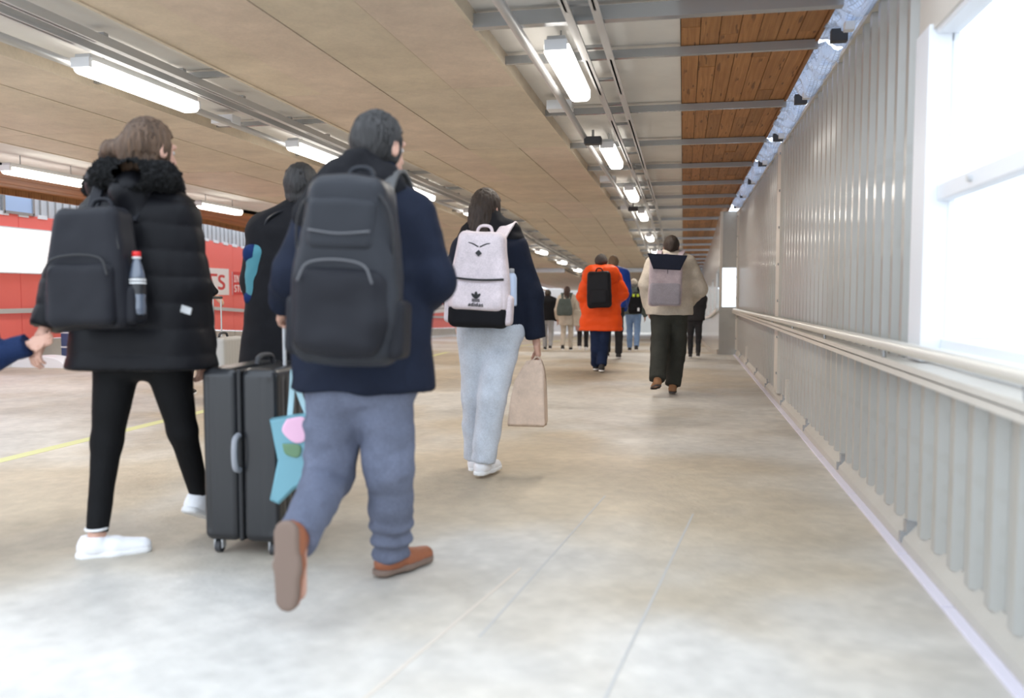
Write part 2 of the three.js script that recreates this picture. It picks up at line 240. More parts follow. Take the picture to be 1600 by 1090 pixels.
{ // left-hand side: red hoarding with a handrail, pale screens above it
  const w = struct('wall_left'), X = -10;
  const A = (x0, x1, ya, yb, Z0, Z1, m, n, l) => mesh(n, metric(run(x0, x1, ya, yb, Z0, Z1)), m, w, l);
  for (let Z = 2; Z < FAR; Z += 3.2) { A(X - 0.06, X, 0.38, 2.3, Z + 0.006, Z + 3.194, M.red, 'red_panel'); A(X - 0.1, X + 0.02, -0.02, 0.37, Z + 0.01, Z + 3.19, M.base, 'concrete_block'); A(X + 0.02, X + 0.2, -0.02, 0.07, Z, Z + 3.19, M.frame, 'kerb_stone'); A(X - 0.09, X - 0.03, 2.3, 2.72, Z + 0.01, Z + 3.19, M.screen, 'pale_screen'); }
  for (let Z = 8, k = 0; Z < 40 && k < 240; Z += 0.17, k++) A(X - 0.03, X - 0.012, 2.3, 2.72, Z, Z + 0.022, M.steel, 'screen_bar');
  for (let Z = 2; Z < 40; Z += 0.4) A(X - 0.03, X + 0.015, 2.27, 2.33, Z, Z + 0.2, M.frame, 'clip');
  const h = thing('handrail', 'grey handrail running in front of the red hoarding', 'handrail', V(X + 0.15, 0, -10));
  const hg = (g) => g.translate(-(X + 0.15), 0, 10);
  mesh('rail', hg(run(X + 0.12, X + 0.17, 0.8, 0.87, 6, 40)), M.galv, h); for (let Z = 7; Z < 40; Z += 2.4) mesh('bracket', hg(run(X, X + 0.13, 0.79, 0.82, Z, Z + 0.04)), M.steel, h);
  // a large blank white board on the hoarding, and printed panels
  const wb = thing('blank_board', 'large blank white board with added glow on the red hoarding at the left edge', 'board', V(X + 0.03, 1.75, -10.9));
  mesh('added_glow_face', new RoundedBoxGeometry(0.03, 0.66, 3.4, 2, 0.01), std([0.95, 0.95, 0.95], 0.4, { emissive: new THREE.Color(1, 1, 1), emissiveIntensity: 0.8 }), wb); { const l = new THREE.RectAreaLight(0xffffff, 0.8, 3.4, 0.66); l.position.set(0.03, 0, 0); l.rotation.y = -Math.PI / 2; wb.add(l); } mesh('frame', join([bx(-0.02, 0.02, 0.33, 0.35, -1.7, 1.7), bx(-0.02, 0.02, -0.35, -0.33, -1.7, 1.7)]), M.frame, wb);  // glow and area light are added to keep the board bright white
  const sign = (label, cat, y, Z, w_, h_, tex, rough = 0.5) => { const g = new THREE.BoxGeometry(0.012, h_, w_); const s = mesh('printed_sign', g, [std([0.9, 0.9, 0.9], rough, { map: tex }), std([0.9, 0.9, 0.9], rough), M.frame, M.frame, M.frame, M.frame], null); s.position.set(X + 0.012, y - drop(Z), -Z); s.userData.label = label; s.userData.category = cat; return s; };
  sign('white square logo sign reading ITS on the red hoarding', 'sign', 1.42, 17.07, 1.44, 0.58, canvasTex(512, 320, (x, a, b) => { x.fillStyle = '#f6efee'; x.fillRect(0, 0, a, b); x.fillStyle = '#d8403c'; x.font = 'bold 250px sans-serif'; x.textAlign = 'center'; x.textBaseline = 'middle'; x.fillRect(110, 66, 30, 188); x.fillRect(100, 66, 240, 30); x.fillRect(222, 66, 32, 188); x.fillText('S', 400, 168); }));
  sign('white lettering INFOTURM STUTTGART on a red panel beside the logo sign', 'sign', 1.5, 19.0, 2.1, 0.52, canvasTex(1024, 276, (x, a, b) => { x.fillStyle = '#dd3a36'; x.fillRect(0, 0, a, b); x.fillStyle = '#fbeeee'; x.font = 'bold 118px sans-serif'; x.textBaseline = 'middle'; x.fillText('INFOTURM', 30, 82); x.fillText('STUTTGART', 30, 200); }));
  sign('white notice strip with small grey print on the red hoarding', 'sign', 1.2, 35.2, 3.3, 0.34, canvasTex(1024, 96, (x, a, b) => { x.fillStyle = '#f2ecea'; x.fillRect(0, 0, a, b); x.fillStyle = '#8a8480'; for (let i = 0; i < 26; i++) x.fillRect(160 + i * 24, 40, 17, 14); x.fillStyle = '#555'; x.fillRect(860, 24, 60, 46); }));
  sign('small dark lines of print on red above the white notice strip', 'sign', 1.75, 35, 3.2, 0.6, canvasTex(512, 128, (x, a, b) => { x.fillStyle = '#d93a36'; x.fillRect(0, 0, a, b); x.fillStyle = '#7a2a28'; for (let i = 0; i < 12; i++) x.fillRect(60 + i * 20, 20, 12, 18); for (let i = 0; i < 15; i++) x.fillRect(80 + i * 20, 76, 15, 14); }));
  sign('pair of pale blue picture panels on the red hoarding behind the man', 'poster', 1.36, 30.7, 2.2, 1.2, canvasTex(256, 256, (x, a, b) => { x.fillStyle = '#b9cdec'; x.fillRect(0, 0, a, b); x.fillStyle = '#7d93bd'; x.fillRect(40, 20, 60, 90); x.fillRect(150, 40, 50, 70); x.fillRect(30, 150, 90, 80); x.fillStyle = '#e9f1ff'; x.fillRect(150, 150, 70, 60); x.fillStyle = '#3c3f52'; x.fillRect(0, 122, a, 14); }));
  for (const Z of [11.6, 15.0, 15.9]) { const b = thing('screen_window', Z < 12 ? 'pale blue pane in the screen above the red hoarding, left of the woman in black' : Z < 15.5 ? 'bluish pane above the red hoarding just right of the black coat shoulder' : 'second bluish pane above the logo sign', 'window', V(X, 2.3 - drop(Z), -Z)); mesh('frame', join([bx(-0.01, 0.03, 0, 0.6, -0.32, -0.28), bx(-0.01, 0.03, 0, 0.6, 0.28, 0.32), bx(-0.01, 0.03, 0, 0.04, -0.3, 0.3)]), M.steel, b); mesh('pane', bx(-0.002, 0.006, 0.04, 0.6, -0.28, 0.28), std([0.42, 0.55, 0.78], 0.15), b); }
}
// ---------------------------------------------------------------- ceiling lights and services
{
  const proto = new THREE.Group();
  const hs = new THREE.Shape(); hs.moveTo(-0.06, 0); hs.lineTo(0.06, 0); hs.lineTo(0.05, 0.05); hs.lineTo(-0.05, 0.05); hs.closePath();
  const hg = new THREE.ExtrudeGeometry(hs, { depth: 1.2, bevelEnabled: true, bevelSize: 0.004, bevelThickness: 0.004, bevelSegments: 1 }); hg.translate(0, 0, -0.6);
  const ds = new THREE.Shape(); ds.moveTo(-0.065, 0); ds.lineTo(0.065, 0); ds.absarc(0.035, -0.03, 0.03, 0, -Math.PI / 2, true); ds.absarc(-0.035, -0.03, 0.03, -Math.PI / 2, -Math.PI, true); ds.closePath();
  const dg = new THREE.ExtrudeGeometry(ds, { depth: 1.16, bevelEnabled: true, bevelSize: 0.008, bevelThickness: 0.02, bevelSegments: 3, curveSegments: 6 }); dg.translate(0, 0, -0.58);
  const ordinal = ['first', 'second', 'third', 'fourth', 'fifth', 'sixth', 'seventh', 'eighth', 'ninth', 'tenth'];
  const rows = [
    ['right-hand row beside the wooden ceiling boards', -0.74, 2.52, [5.65, 9.05, 12.5, 15.9, 19.3, 23, 27]],
    ['middle row between the two plywood decks', -3.68, 2.52, [5.45, 8.4, 11.8, 15.2, 18.8, 22.6, 26.5, 30.5, 35]],
    ['left-hand row above the red hoarding', -7.15, 2.44, [8.75, 12.5, 16.4, 20.3, 24.2, 28.2, 32.5, 37, 42]],
  ];
  for (const [where, X, y, Zs] of rows) Zs.forEach((Z, i) => {
    const t = thing('fluorescent_light', `${ordinal[i]} glowing tube light from the front in the ${where}`, 'ceiling light', V(X, y - drop(Z), -Z), 0, 'fluorescent ceiling lights');
    mesh('housing', hg, M.galv, t); mesh('diffuser', dg, M.diffuser, t);
    for (const s of [-1, 1]) { const c = new THREE.BoxGeometry(0.13, 0.06, 0.03); c.translate(0, -0.005, s * 0.615); mesh('end_cap', c, M.frame, t); const h = new THREE.CylinderGeometry(0.006, 0.006, 0.12, 6); h.translate(0, 0.1, s * 0.4); mesh('hanger', h, M.steel, t); }
    const l = new THREE.RectAreaLight(LAMP_COLOUR, LAMP, 0.13, 1.16); l.position.set(0, -0.075, 0); l.rotation.x = -Math.PI / 2; t.add(l);
  });
  const far = [[-5.6, 45], [-4.6, 48], [-6.4, 40], [-7.9, 46], [-2.6, 50], [-3.4, 53]];
  // trunking, cable tray and conduit of each strip
  const strip = (X, ya, label) => {
    const t = thing('cable_tray', label, 'cable tray', V(X, ya, 0)); const G = (g) => g.translate(-X, -ya, 0);
    for (const o of [0.1, 0.25]) mesh('tray_rail', G(join([run(X + o, X + o + 0.012, ya, ya + 0.06, 3.6, 34), run(X + o - 0.015, X + o + 0.03, ya, ya + 0.008, 3.6, 34)])), M.galv, t);
    for (let Z = 3.8; Z < 30; Z += 0.82) mesh('hanger', G(run(X + 0.1, X + 0.26, ya + 0.062, ya + 0.08, Z, Z + 0.04)), M.steel, t);
    const pts = []; for (let Z = 3.6; Z <= 33; Z += 1.5) pts.push(V(-0.2 + 0.004 * Math.sin(Z * 3), -0.0 - drop(Z), -Z)); mesh('conduit', tube(pts, 0.028, 8, 60), M.galv, t);
    for (const Z of [6.85, 11.3, 15]) mesh('junction_box', G(run(X - 0.36, X - 0.16, ya + 0.0, ya + 0.07, Z, Z + 0.14)), M.frame, t);
  };
  strip(-0.72, 2.54, 'galvanised cable tray and conduit beside the right-hand row of lights');
  strip(-3.62, 2.54, 'galvanised cable tray and conduit above the middle row of lights');
  for (const Z of [8.1, 14.6]) { const b = thing('sensor_box', Z < 10 ? 'small dark box under the ceiling before the second right-hand light' : 'small dark box under the ceiling between the further right-hand lights', 'sensor', V(-0.84, 2.5, -Z)); mesh('housing', new RoundedBoxGeometry(0.16, 0.07, 0.1, 2, 0.01), M.dark, b); mesh('stem', rod(V(0, 0.03, 0), V(0, 0.1, 0), 0.012), M.steel, b); }
}
{ // right handrail
  const h = thing('handrail', 'round pale metal handrail along the ribbed wall on the right', 'handrail', V(0.865, 0.85, 0));
  const pts = []; for (let Z = -1.5; Z <= 15.6; Z += 1) pts.push(V(0.004 * Math.sin(Z), 0.02 - 0.004 * Math.max(0, Z - 2.4), -Z)); pts.push(V(0.03, -0.04, -15.75), V(0.09, -0.05, -15.8));
  mesh('rail', tube(pts, 0.026, 14, 160), M.rail, h);
  for (let Z = 0.8; Z < 15.5; Z += 1.62) { const y = 0.02 - 0.004 * Math.max(0, Z - 2.4); mesh('bracket', tube([V(0, y - 0.02, -Z), V(0.01, y - 0.07, -Z), V(0.05, y - 0.085, -Z), V(0.1, y - 0.085, -Z)], 0.009, 8), M.steel, h); const f = new THREE.CylinderGeometry(0.03, 0.03, 0.008, 14); f.rotateZ(Math.PI / 2); f.translate(0.085, y - 0.085, -Z); mesh('flange', f, M.steel, h); }
}

// ================================================================ modelling by distance fields
function cap(a, b, ra, rb = ra) {
  const ax = a.x, ay = a.y, az = a.z, dx = b.x - ax, dy = b.y - ay, dz = b.z - az, L = dx * dx + dy * dy + dz * dz || 1e-9, dr = rb - ra;
  return (x, y, z) => { const px = x - ax, py = y - ay, pz = z - az; let t = (px * dx + py * dy + pz * dz) / L; t = t < 0 ? 0 : t > 1 ? 1 : t; const qx = px - t * dx, qy = py - t * dy, qz = pz - t * dz; return Math.sqrt(qx * qx + qy * qy + qz * qz) - ra - t * dr; };
}
function ell(c, rx, ry, rz) { const m = Math.min(rx, ry, rz); return (x, y, z) => { const a = (x - c.x) / rx, b = (y - c.y) / ry, d = (z - c.z) / rz, k = Math.sqrt(a * a + b * b + d * d); if (k < 1e-6) return -m; const a2 = a / rx, b2 = b / ry, d2 = d / rz; return k * (k - 1) / Math.sqrt(a2 * a2 + b2 * b2 + d2 * d2); }; }
function rbox(c, hx, hy, hz, r) { return (x, y, z) => { const a = Math.abs(x - c.x) - hx + r, b = Math.abs(y - c.y) - hy + r, d = Math.abs(z - c.z) - hz + r, A = a > 0 ? a : 0, B = b > 0 ? b : 0, D = d > 0 ? d : 0; return Math.sqrt(A * A + B * B + D * D) + Math.min(0, Math.max(a, b, d)) - r; }; }
const smooth = (k, ...fs) => (x, y, z) => { let d = fs[0](x, y, z); for (let i = 1; i < fs.length; i++) { const e = fs[i](x, y, z), h = k - Math.abs(d - e); d = d < e ? d : e; if (h > 0) d -= h * h / (4 * k); } return d; };
const cut = (f, p, n) => (x, y, z) => Math.max(f(x, y, z), (x - p.x) * n.x + (y - p.y) * n.y + (z - p.z) * n.z); // keeps the side against n
// puts a field written in local axes (x right, y up, z forward) into the world
function placed(f, o, X, Y, Z) { return (x, y, z) => { const a = x - o.x, b = y - o.y, c = z - o.z; return f(a * X.x + b * X.y + c * X.z, a * Y.x + b * Y.y + c * Y.z, a * Z.x + b * Z.y + c * Z.z); }; }
// surface nets
function net(f, lo, hi, h) {
  const B = 4, n = ['x', 'y', 'z'].map((k) => Math.ceil((hi[k] - lo[k]) / h / B) * B + 1), [nx, ny, nz] = n, sxy = nx * ny, F = new Float32Array(nx * ny * nz).fill(1);
  const lim = h * B * 0.5 * Math.sqrt(3) * 1.35 + 1.5 * h;
  const done = new Uint8Array(F.length);
  for (let bz = 0; bz < nz - 1; bz += B) for (let by = 0; by < ny - 1; by += B) for (let bxx = 0; bxx < nx - 1; bxx += B) {
    const d = f(lo.x + (bxx + B / 2) * h, lo.y + (by + B / 2) * h, lo.z + (bz + B / 2) * h), far = Math.abs(d) > lim;
    for (let k = bz; k <= bz + B; k++) for (let j = by; j <= by + B; j++) for (let i = bxx; i <= bxx + B; i++) {
      const q = k * sxy + j * nx + i; if (far) { if (!done[q]) F[q] = d; } else if (done[q] !== 2) { F[q] = f(lo.x + i * h, lo.y + j * h, lo.z + k * h); done[q] = 2; } }
  }
  const idx = new Int32Array(F.length).fill(-1), pos = [], tri = [];
  const E = [[0, 1], [0, 2], [0, 4], [1, 3], [1, 5], [2, 3], [2, 6], [3, 7], [4, 5], [4, 6], [5, 7], [6, 7]], g = new Float32Array(8);
  for (let k = 0; k < nz - 1; k++) for (let j = 0; j < ny - 1; j++) for (let i = 0; i < nx - 1; i++) {
    const q = k * sxy + j * nx + i; let m = 0;
    for (let c = 0; c < 8; c++) { g[c] = F[q + (c & 1) + ((c >> 1) & 1) * nx + (c >> 2) * sxy]; if (g[c] < 0) m |= 1 << c; }
    if (m === 0 || m === 255) continue;
    let X = 0, Y = 0, Z = 0, s = 0;
    for (const [a, b] of E) { if (((m >> a) & 1) === ((m >> b) & 1)) continue; const t = g[a] / (g[a] - g[b]); X += (a & 1) + t * ((b & 1) - (a & 1)); Y += ((a >> 1) & 1) + t * (((b >> 1) & 1) - ((a >> 1) & 1)); Z += (a >> 2) + t * ((b >> 2) - (a >> 2)); s++; }
    idx[q] = pos.length / 3; pos.push(lo.x + (i + X / s) * h, lo.y + (j + Y / s) * h, lo.z + (k + Z / s) * h);
  }
  const step = [1, nx, sxy];
  for (let k = 1; k < nz - 1; k++) for (let j = 1; j < ny - 1; j++) for (let i = 1; i < nx - 1; i++) {
    const q = k * sxy + j * nx + i, s = F[q] < 0;
    for (let a = 0; a < 3; a++) { if ((F[q + step[a]] < 0) === s) continue; const u = step[(a + 1) % 3], v = step[(a + 2) % 3], A = idx[q], Bq = idx[q - u], C = idx[q - u - v], D = idx[q - v]; if (A < 0 || Bq < 0 || C < 0 || D < 0) continue; if (s) tri.push(A, Bq, C, A, C, D); else tri.push(A, C, Bq, A, D, C); }
  }
  const geo = new THREE.BufferGeometry(); geo.setAttribute('position', new THREE.Float32BufferAttribute(pos, 3)); geo.setIndex(tri); geo.computeVertexNormals(); return geo;
}
// orientation of the winding is checked once against the gradient side, then relief and uv are added
function finish(geo, relief) {
  const p = geo.attributes.position, n = geo.attributes.normal;
  if (relief) { for (let i = 0; i < p.count; i++) { const x = p.getX(i), y = p.getY(i), z = p.getZ(i), d = relief(x, y, z, n.getX(i), n.getY(i), n.getZ(i)); p.setXYZ(i, x + n.getX(i) * d, y + n.getY(i) * d, z + n.getZ(i) * d); } geo.computeVertexNormals(); }
  return metric(geo);
}
function around(pts, pad) { const b = new THREE.Box3().setFromPoints(pts); b.expandByScalar(pad); return b; }
function skinned(f, pts, pad, h, relief) { const b = around(pts, pad); return finish(net(f, b.min, b.max, h), relief); }
const folds = (amp, fx, fy, seedv) => (x, y, z) => amp * (n3(x * fx + 3.1 * seedv, y * fy + n3(x * 4, y * 4, z * 4 + seedv) * 1.5, z * fx) + 0.5 * n3(x * fx * 2.3, y * fy * 2.3 + seedv, z * fx * 2.3));
const quilt = (pitch, amp, y0 = 0, seedv = 1) => (x, y, z) => { const w = y + 0.012 * n3(x * 6, y * 2 + seedv, z * 6) - y0, t = Math.abs(Math.sin(Math.PI * w / pitch)); return amp * (Math.pow(t, 0.55) - 0.75) + 0.25 * amp * n3(x * 28, y * 18, z * 28); };

// ---------------------------------------------------------------- figures
function headField(s, o = {}) { // local axes: x right, y up, z the way the face looks
  const u = (x, y, z) => V(x * s, y * s, z * s);
  let f = smooth(0.03 * s, ell(u(0, 0.02, -0.012), 0.074 * s, 0.098 * s, 0.094 * s), ell(u(0, -0.045, 0.03), 0.055 * s, 0.068 * s, 0.058 * s), ell(u(0, -0.09, 0.06), 0.026 * s, 0.02 * s, 0.022 * s));
  f = smooth(0.012 * s, f, cap(u(0, 0.005, 0.088), u(0, -0.035, 0.108), 0.008 * s, 0.013 * s), cap(u(-0.04, 0.022, 0.078), u(0.04, 0.022, 0.078), 0.01 * s), cap(u(-0.02, -0.063, 0.083), u(0.02, -0.063, 0.083), 0.008 * s));
  const sock = (a) => { const e = ell(u(a, 0, 0.094), 0.017 * s, 0.012 * s, 0.014 * s); return e; };
  const g = f, e1 = sock(-0.033), e2 = sock(0.033);
  f = (x, y, z) => { let d = Math.max(g(x, y, z), -e1(x, y, z), -e2(x, y, z)); return d; };
  const ear = (k) => { const a = ell(u(k * 0.079, -0.005, -0.012), 0.011 * s, 0.033 * s, 0.021 * s), b = ell(u(k * 0.088, -0.003, -0.006), 0.007 * s, 0.021 * s, 0.012 * s); return (x, y, z) => Math.max(a(x, y, z), -b(x, y, z)); };
  return smooth(0.008 * s, f, ear(-1), ear(1));
}
function handGeo(w, d, n, side, s, curl, h) { // w wrist, d along the hand, n out of the palm; thumb on the side t
  const D = d.clone().normalize(), N = n.clone().addScaledVector(D, -n.dot(D)).normalize(), t = D.clone().cross(N).multiplyScalar(-side).normalize();
  const q = (a, b, c) => w.clone().addScaledVector(t, a * s).addScaledVector(D, b * s).addScaledVector(N, c * s);
  const palm = smooth(0.014 * s, cap(q(0, -0.03, 0), q(0, 0.01, 0), 0.024 * s, 0.024 * s), cap(q(-0.026, 0.03, 0), q(-0.024, 0.085, 0), 0.017 * s, 0.013 * s), cap(q(0.022, 0.025, 0.002), q(0.025, 0.085, 0), 0.019 * s, 0.013 * s), cap(q(0, 0.03, 0), q(0, 0.088, 0), 0.016 * s, 0.013 * s));
  const fs = [], pts = [q(0, -0.03, 0)];
  [[0.029, 0.072, 1], [0.0095, 0.08, 1.05], [-0.011, 0.075, 1.1], [-0.03, 0.058, 1.15]].forEach(([a, L, c]) => {
    let p = q(a, 0.086, 0), ang = 0.25 * curl; const seg = [0.44, 0.32, 0.26].map((k) => k * L * s);
    const ch = seg.map((l, i) => { const v = D.clone().multiplyScalar(Math.cos(ang)).addScaledVector(N, Math.sin(ang)), e = p.clone().addScaledVector(v, l), r = [0.0088, 0.008, 0.0072][i] * s, k = cap(p, e, r, r * 0.93); p = e; pts.push(e); ang += curl * c * 0.75; return k; });
    fs.push(smooth(0.003 * s, ...ch));
  });
  const th0 = q(0.028, 0.022, 0.004), th1 = q(0.052, 0.052, 0.014), th2 = q(0.052 - 0.006 * curl, 0.08, 0.018 + 0.012 * curl), th3 = q(0.044 - 0.014 * curl, 0.1, 0.02 + 0.02 * curl); pts.push(th1, th3);
  const thumb = smooth(0.006 * s, cap(th0, th1, 0.014 * s, 0.011 * s), cap(th1, th2, 0.0105 * s, 0.0095 * s), cap(th2, th3, 0.0095 * s, 0.008 * s));
  const f = (x, y, z) => { let a = palm(x, y, z), e = Math.min(fs[0](x, y, z), fs[1](x, y, z), fs[2](x, y, z), fs[3](x, y, z), thumb(x, y, z)), k = 0.007 * s, g = k - Math.abs(a - e); a = Math.min(a, e); return g > 0 ? a - g * g / (4 * k) : a; };
  return skinned(f, pts, 0.034 * s, h);
}
const up = V(0, 1, 0);
function axes(fwd, upv = up) { const Z = fwd.clone().normalize(), X = upv.clone().cross(Z).normalize(), Y = Z.clone().cross(X).normalize(); return [X.negate(), Y, Z]; } // X is the figure's right
function shoe(parent, ankle, fwd, upv, s, m, soleM, high = 0.05) {
  const [X, Y, Z] = axes(fwd, upv), at0 = ankle, q = (a, b, c) => V(a * s, b * s, c * s);
  const upper = smooth(0.03 * s, cap(q(0, 0.045, -0.055), q(0, 0.04, 0.03), 0.04 * s, 0.04 * s), cap(q(0, 0.036, 0.06), q(0.004, 0.03, 0.15), 0.041 * s, 0.034 * s), cap(q(0, 0.05, -0.03), q(0, 0.08 + high, -0.035), 0.04 * s, 0.042 * s));
  const body = (x, y, z) => Math.max(upper(x, y, z), 0.018 * s - y, y - (0.08 + high) * s);
  const so = smooth(0.03 * s, cap(q(0, 0, -0.06), q(0, 0, 0.03), 0.041 * s, 0.04 * s), cap(q(0, 0, 0.05), q(0.004, 0, 0.148), 0.045 * s, 0.037 * s));
  const sole = (x, y, z) => { const d2 = so(x, 0, z); return Math.max(d2, -y + 0.001, y - 0.028 * s); };
  const b = new THREE.Box3(V(-0.07 * s, -0.01, -0.13 * s), V(0.07 * s, (0.1 + high) * s, 0.21 * s)), h = s * (m.fine ?? 0.009);
  const mat = new THREE.Matrix4().makeBasis(X, Y, Z).setPosition(at0);
  if (mat.determinant() < 0) mat.makeBasis(X.clone().negate(), Y, Z).setPosition(at0);
  const g = finish(net(body, b.min, b.max, h), (x, y, z) => 0.0015 * n3(x * 60, y * 60, z * 60)).applyMatrix4(mat), g2 = finish(net(sole, b.min, b.max, h)).applyMatrix4(mat);
  const sh = mesh('shoe', shift(g, parent), m.mat, parent); mesh('sole', shift(g2, parent), soleM, sh);
  if (m.laces) for (let i = 0; i < 4; i++) { const l = tube([q(-0.02, 0.075 - 0.008 * i, 0.035 + 0.022 * i), q(0, 0.081 - 0.008 * i, 0.038 + 0.022 * i), q(0.02, 0.075 - 0.008 * i, 0.035 + 0.022 * i)], 0.004 * s, 6).applyMatrix4(mat); mesh('lace', shift(l, parent), soleM, sh); }
}
const shift = (g, parent) => g.translate(-parent.position.x, -parent.position.y, -parent.position.z);
// J holds joints in the world; L and R are the figure's own left and right (left and right of the photograph too: everyone walks away)
function person(J, o) {
  const s = o.s ?? 1, fine = o.fine ?? 1, mid = J.hipL.clone().lerp(J.hipR, 0.5), foot = J.anL.clone().lerp(J.anR, 0.5);
  const root = thing('person', o.label, 'person', V(foot.x, -drop(-foot.z), foot.z));
  const put = (name, g, m, par = root, lab) => mesh(name, shift(g, root), m, par, lab);
  const all = Object.values(J).filter((v) => v.isVector3), lerp = (a, b, t) => a.clone().lerp(b, t);
  const shM = lerp(J.shL, J.shR, 0.5), inL = lerp(J.shL, J.shR, 0.27), inR = lerp(J.shL, J.shR, 0.73), chestY = lerp(shM, mid, 0.35);
  // the body: one continuous figure
  const fw = o.face ?? V(0, 0, -1), [HX, HY, HZ] = axes(fw, o.headUp ?? up);
  const hf = placed(headField(s), J.head, HX, HY, HZ);
  const footF = (an, d) => cap(V(an.x, an.y - 0.045 * s, an.z), an.clone().addScaledVector(d, 0.13 * s).add(V(0, -0.05 * s, 0)), 0.03 * s, 0.025 * s);
  const fL = (o.footL ?? V(0, 0, -1)).clone().normalize(), fR = (o.footR ?? V(0, 0, -1)).clone().normalize();
  const bodyF = smooth(0.035 * s, cap(J.head.clone().addScaledVector(HY, -0.05 * s).addScaledVector(HZ, -0.02 * s), J.neck, 0.052 * s, 0.058 * s), cap(J.neck, shM, 0.058 * s, 0.075 * s), cap(inL, inR, 0.085 * s), cap(lerp(inL, J.shL, 0.75), J.elL, 0.048 * s, 0.038 * s), cap(lerp(inR, J.shR, 0.75), J.elR, 0.048 * s, 0.038 * s), cap(J.elL, J.wrL, 0.037 * s, 0.025 * s), cap(J.elR, J.wrR, 0.037 * s, 0.025 * s), cap(inL, lerp(J.hipL, J.hipR, 0.1), 0.085 * s, 0.085 * s), cap(inR, lerp(J.hipL, J.hipR, 0.9), 0.085 * s, 0.085 * s), cap(J.hipL, J.hipR, 0.088 * s), cap(J.hipL, J.knL, 0.075 * s, 0.048 * s), cap(J.hipR, J.knR, 0.075 * s, 0.048 * s), cap(J.knL, J.anL, 0.047 * s, 0.034 * s), cap(J.knR, J.anR, 0.047 * s, 0.034 * s), footF(J.anL, fL), footF(J.anR, fR));
  const parts = [skinned(smooth(0.01, hf, bodyF), all, 0.16, 0.016 * fine)];
  { const hb = around([J.head], 0.135 * s); parts.push(finish(net(smooth(0.01, hf, cap(J.head.clone().addScaledVector(HY, -0.05 * s).addScaledVector(HZ, -0.02 * s), J.neck, 0.052 * s, 0.058 * s)), hb.min, hb.max, 0.0045 * fine))); }
  const hd = (w, e, o2, side) => handGeo(w.clone().addScaledVector(w.clone().sub(e).normalize(), 0.0), o2?.dir ?? w.clone().sub(e), o2?.palm ?? V(side > 0 ? 1 : -1, 0, 0), o2?.side ?? side, s, o2?.curl ?? 0.55, 0.0045 * fine);
  if (!o.noHandL) parts.push(hd(J.wrL, J.elL, o.handL, 1)); if (!o.noHandR) parts.push(hd(J.wrR, J.elR, o.handR, -1));
  put('body', join(parts), o.skin ?? M.skin);
  // eyes
  const eyeP = (x, y, z) => J.head.clone().addScaledVector(HX, x * s).addScaledVector(HY, y * s).addScaledVector(HZ, z * s);
  for (const k of [-1, 1]) { const e = eyeP(0.033 * k, -0.001, 0.0745), g = new THREE.SphereGeometry(0.0098 * s, 12, 8).translate(e.x, e.y, e.z), i = eyeP(0.033 * k, 0, 0.0812), h = new THREE.SphereGeometry(0.0052 * s, 8, 6).translate(i.x, i.y, i.z); const em = put('eye', g, M.eye); mesh('iris', shift(h, root), M.dark, em); const b0 = eyeP(0.018 * k, 0.024, 0.087), b1 = eyeP(0.046 * k, 0.024, 0.079); put('eyebrow', rod(b0, b1, 0.0035 * s, 6), o.hair?.mat ?? M.dark); }
  // hair
  const H = o.hair ?? {}, hm = H.mat, hp = (x, y, z) => J.head.clone().addScaledVector(HX, x * s).addScaledVector(HY, y * s).addScaledVector(HZ, z * s);
  if (hm) {
    const sk = ell(V(0, 0.022 * s, -0.014 * s), (0.074 + (H.thick ?? 0.014)) * s, (0.098 + (H.thick ?? 0.014)) * s, (0.094 + (H.thick ?? 0.014)) * s);
    const back = ell(V(0, -0.04 * s, -0.04 * s), 0.074 * s, 0.075 * s, 0.062 * s);
    const local = (x, y, z) => { let d = Math.min(sk(x, y, z), H.short ? 1 : back(x, y, z)); d = Math.max(d, z - (y > 0.05 * s ? 0.06 : 0.035) * s - Math.max(0, y - 0.05 * s) * 0.8, -(y + (H.low ?? 0.085) * s)); if (H.ears) d = Math.max(d, -ell(V(0.09 * s, -0.01 * s, 0.012 * s), 0.022 * s, 0.036 * s, 0.026 * s)(Math.abs(x), y, z)); return d; };
    let fs = [placed(local, J.head, HX, HY, HZ)]; const hpts = [hp(0.1, 0.13, 0.1), hp(-0.1, -0.12, -0.12), hp(0.1, -0.1, 0.1), hp(-0.1, 0.1, -0.12)];
    for (const b of H.extra ?? []) { const a = hp(...b[0]), c = hp(...b[1]); fs.push(cap(a, c, b[2] * s, b[3] * s)); hpts.push(a, c); }
    const f = smooth(0.025 * s, ...fs);
    const pad = 0.05 + Math.max(0, ...(H.extra ?? []).map((b) => Math.max(b[2], b[3])));
    put('hair', skinned(f, hpts, pad, 0.007 * fine, (x, y, z) => 0.0035 * n3(x * 90, y * 22, z * 90) + 0.002 * n3(x * 200, y * 40, z * 200)), hm);
    if (H.cap) put('cap', skinned(placed((x, y, z) => Math.max(ell(V(0, 0.03 * s, -0.014 * s), 0.098 * s, 0.118 * s, 0.115 * s)(x, y, z), -(y - 0.0 * s)), J.head, HX, HY, HZ), [hp(0.1, 0.14, 0.12), hp(-0.1, -0.02, -0.14)], 0.06, 0.009 * fine, folds(0.002, 30, 30, 4)), H.cap);
  }
  // upper garment
  const t = o.top, bulk = t.bulk ?? 0, hemY = t.hem, hemP = (side) => { const b = side < 0 ? J.hipL : J.hipR, a = side < 0 ? inL : inR, out = b.clone().sub(mid).multiplyScalar(t.flare ?? 0.6).add(mid); out.y = Math.min(hemY, mid.y + 0.1) - 0.1; return out; };
  const rc = (0.118 + bulk) * s, rh = (t.rHem ?? 0.15 + bulk) * s;
  const hmL = hemP(-1), hmR = hemP(1);
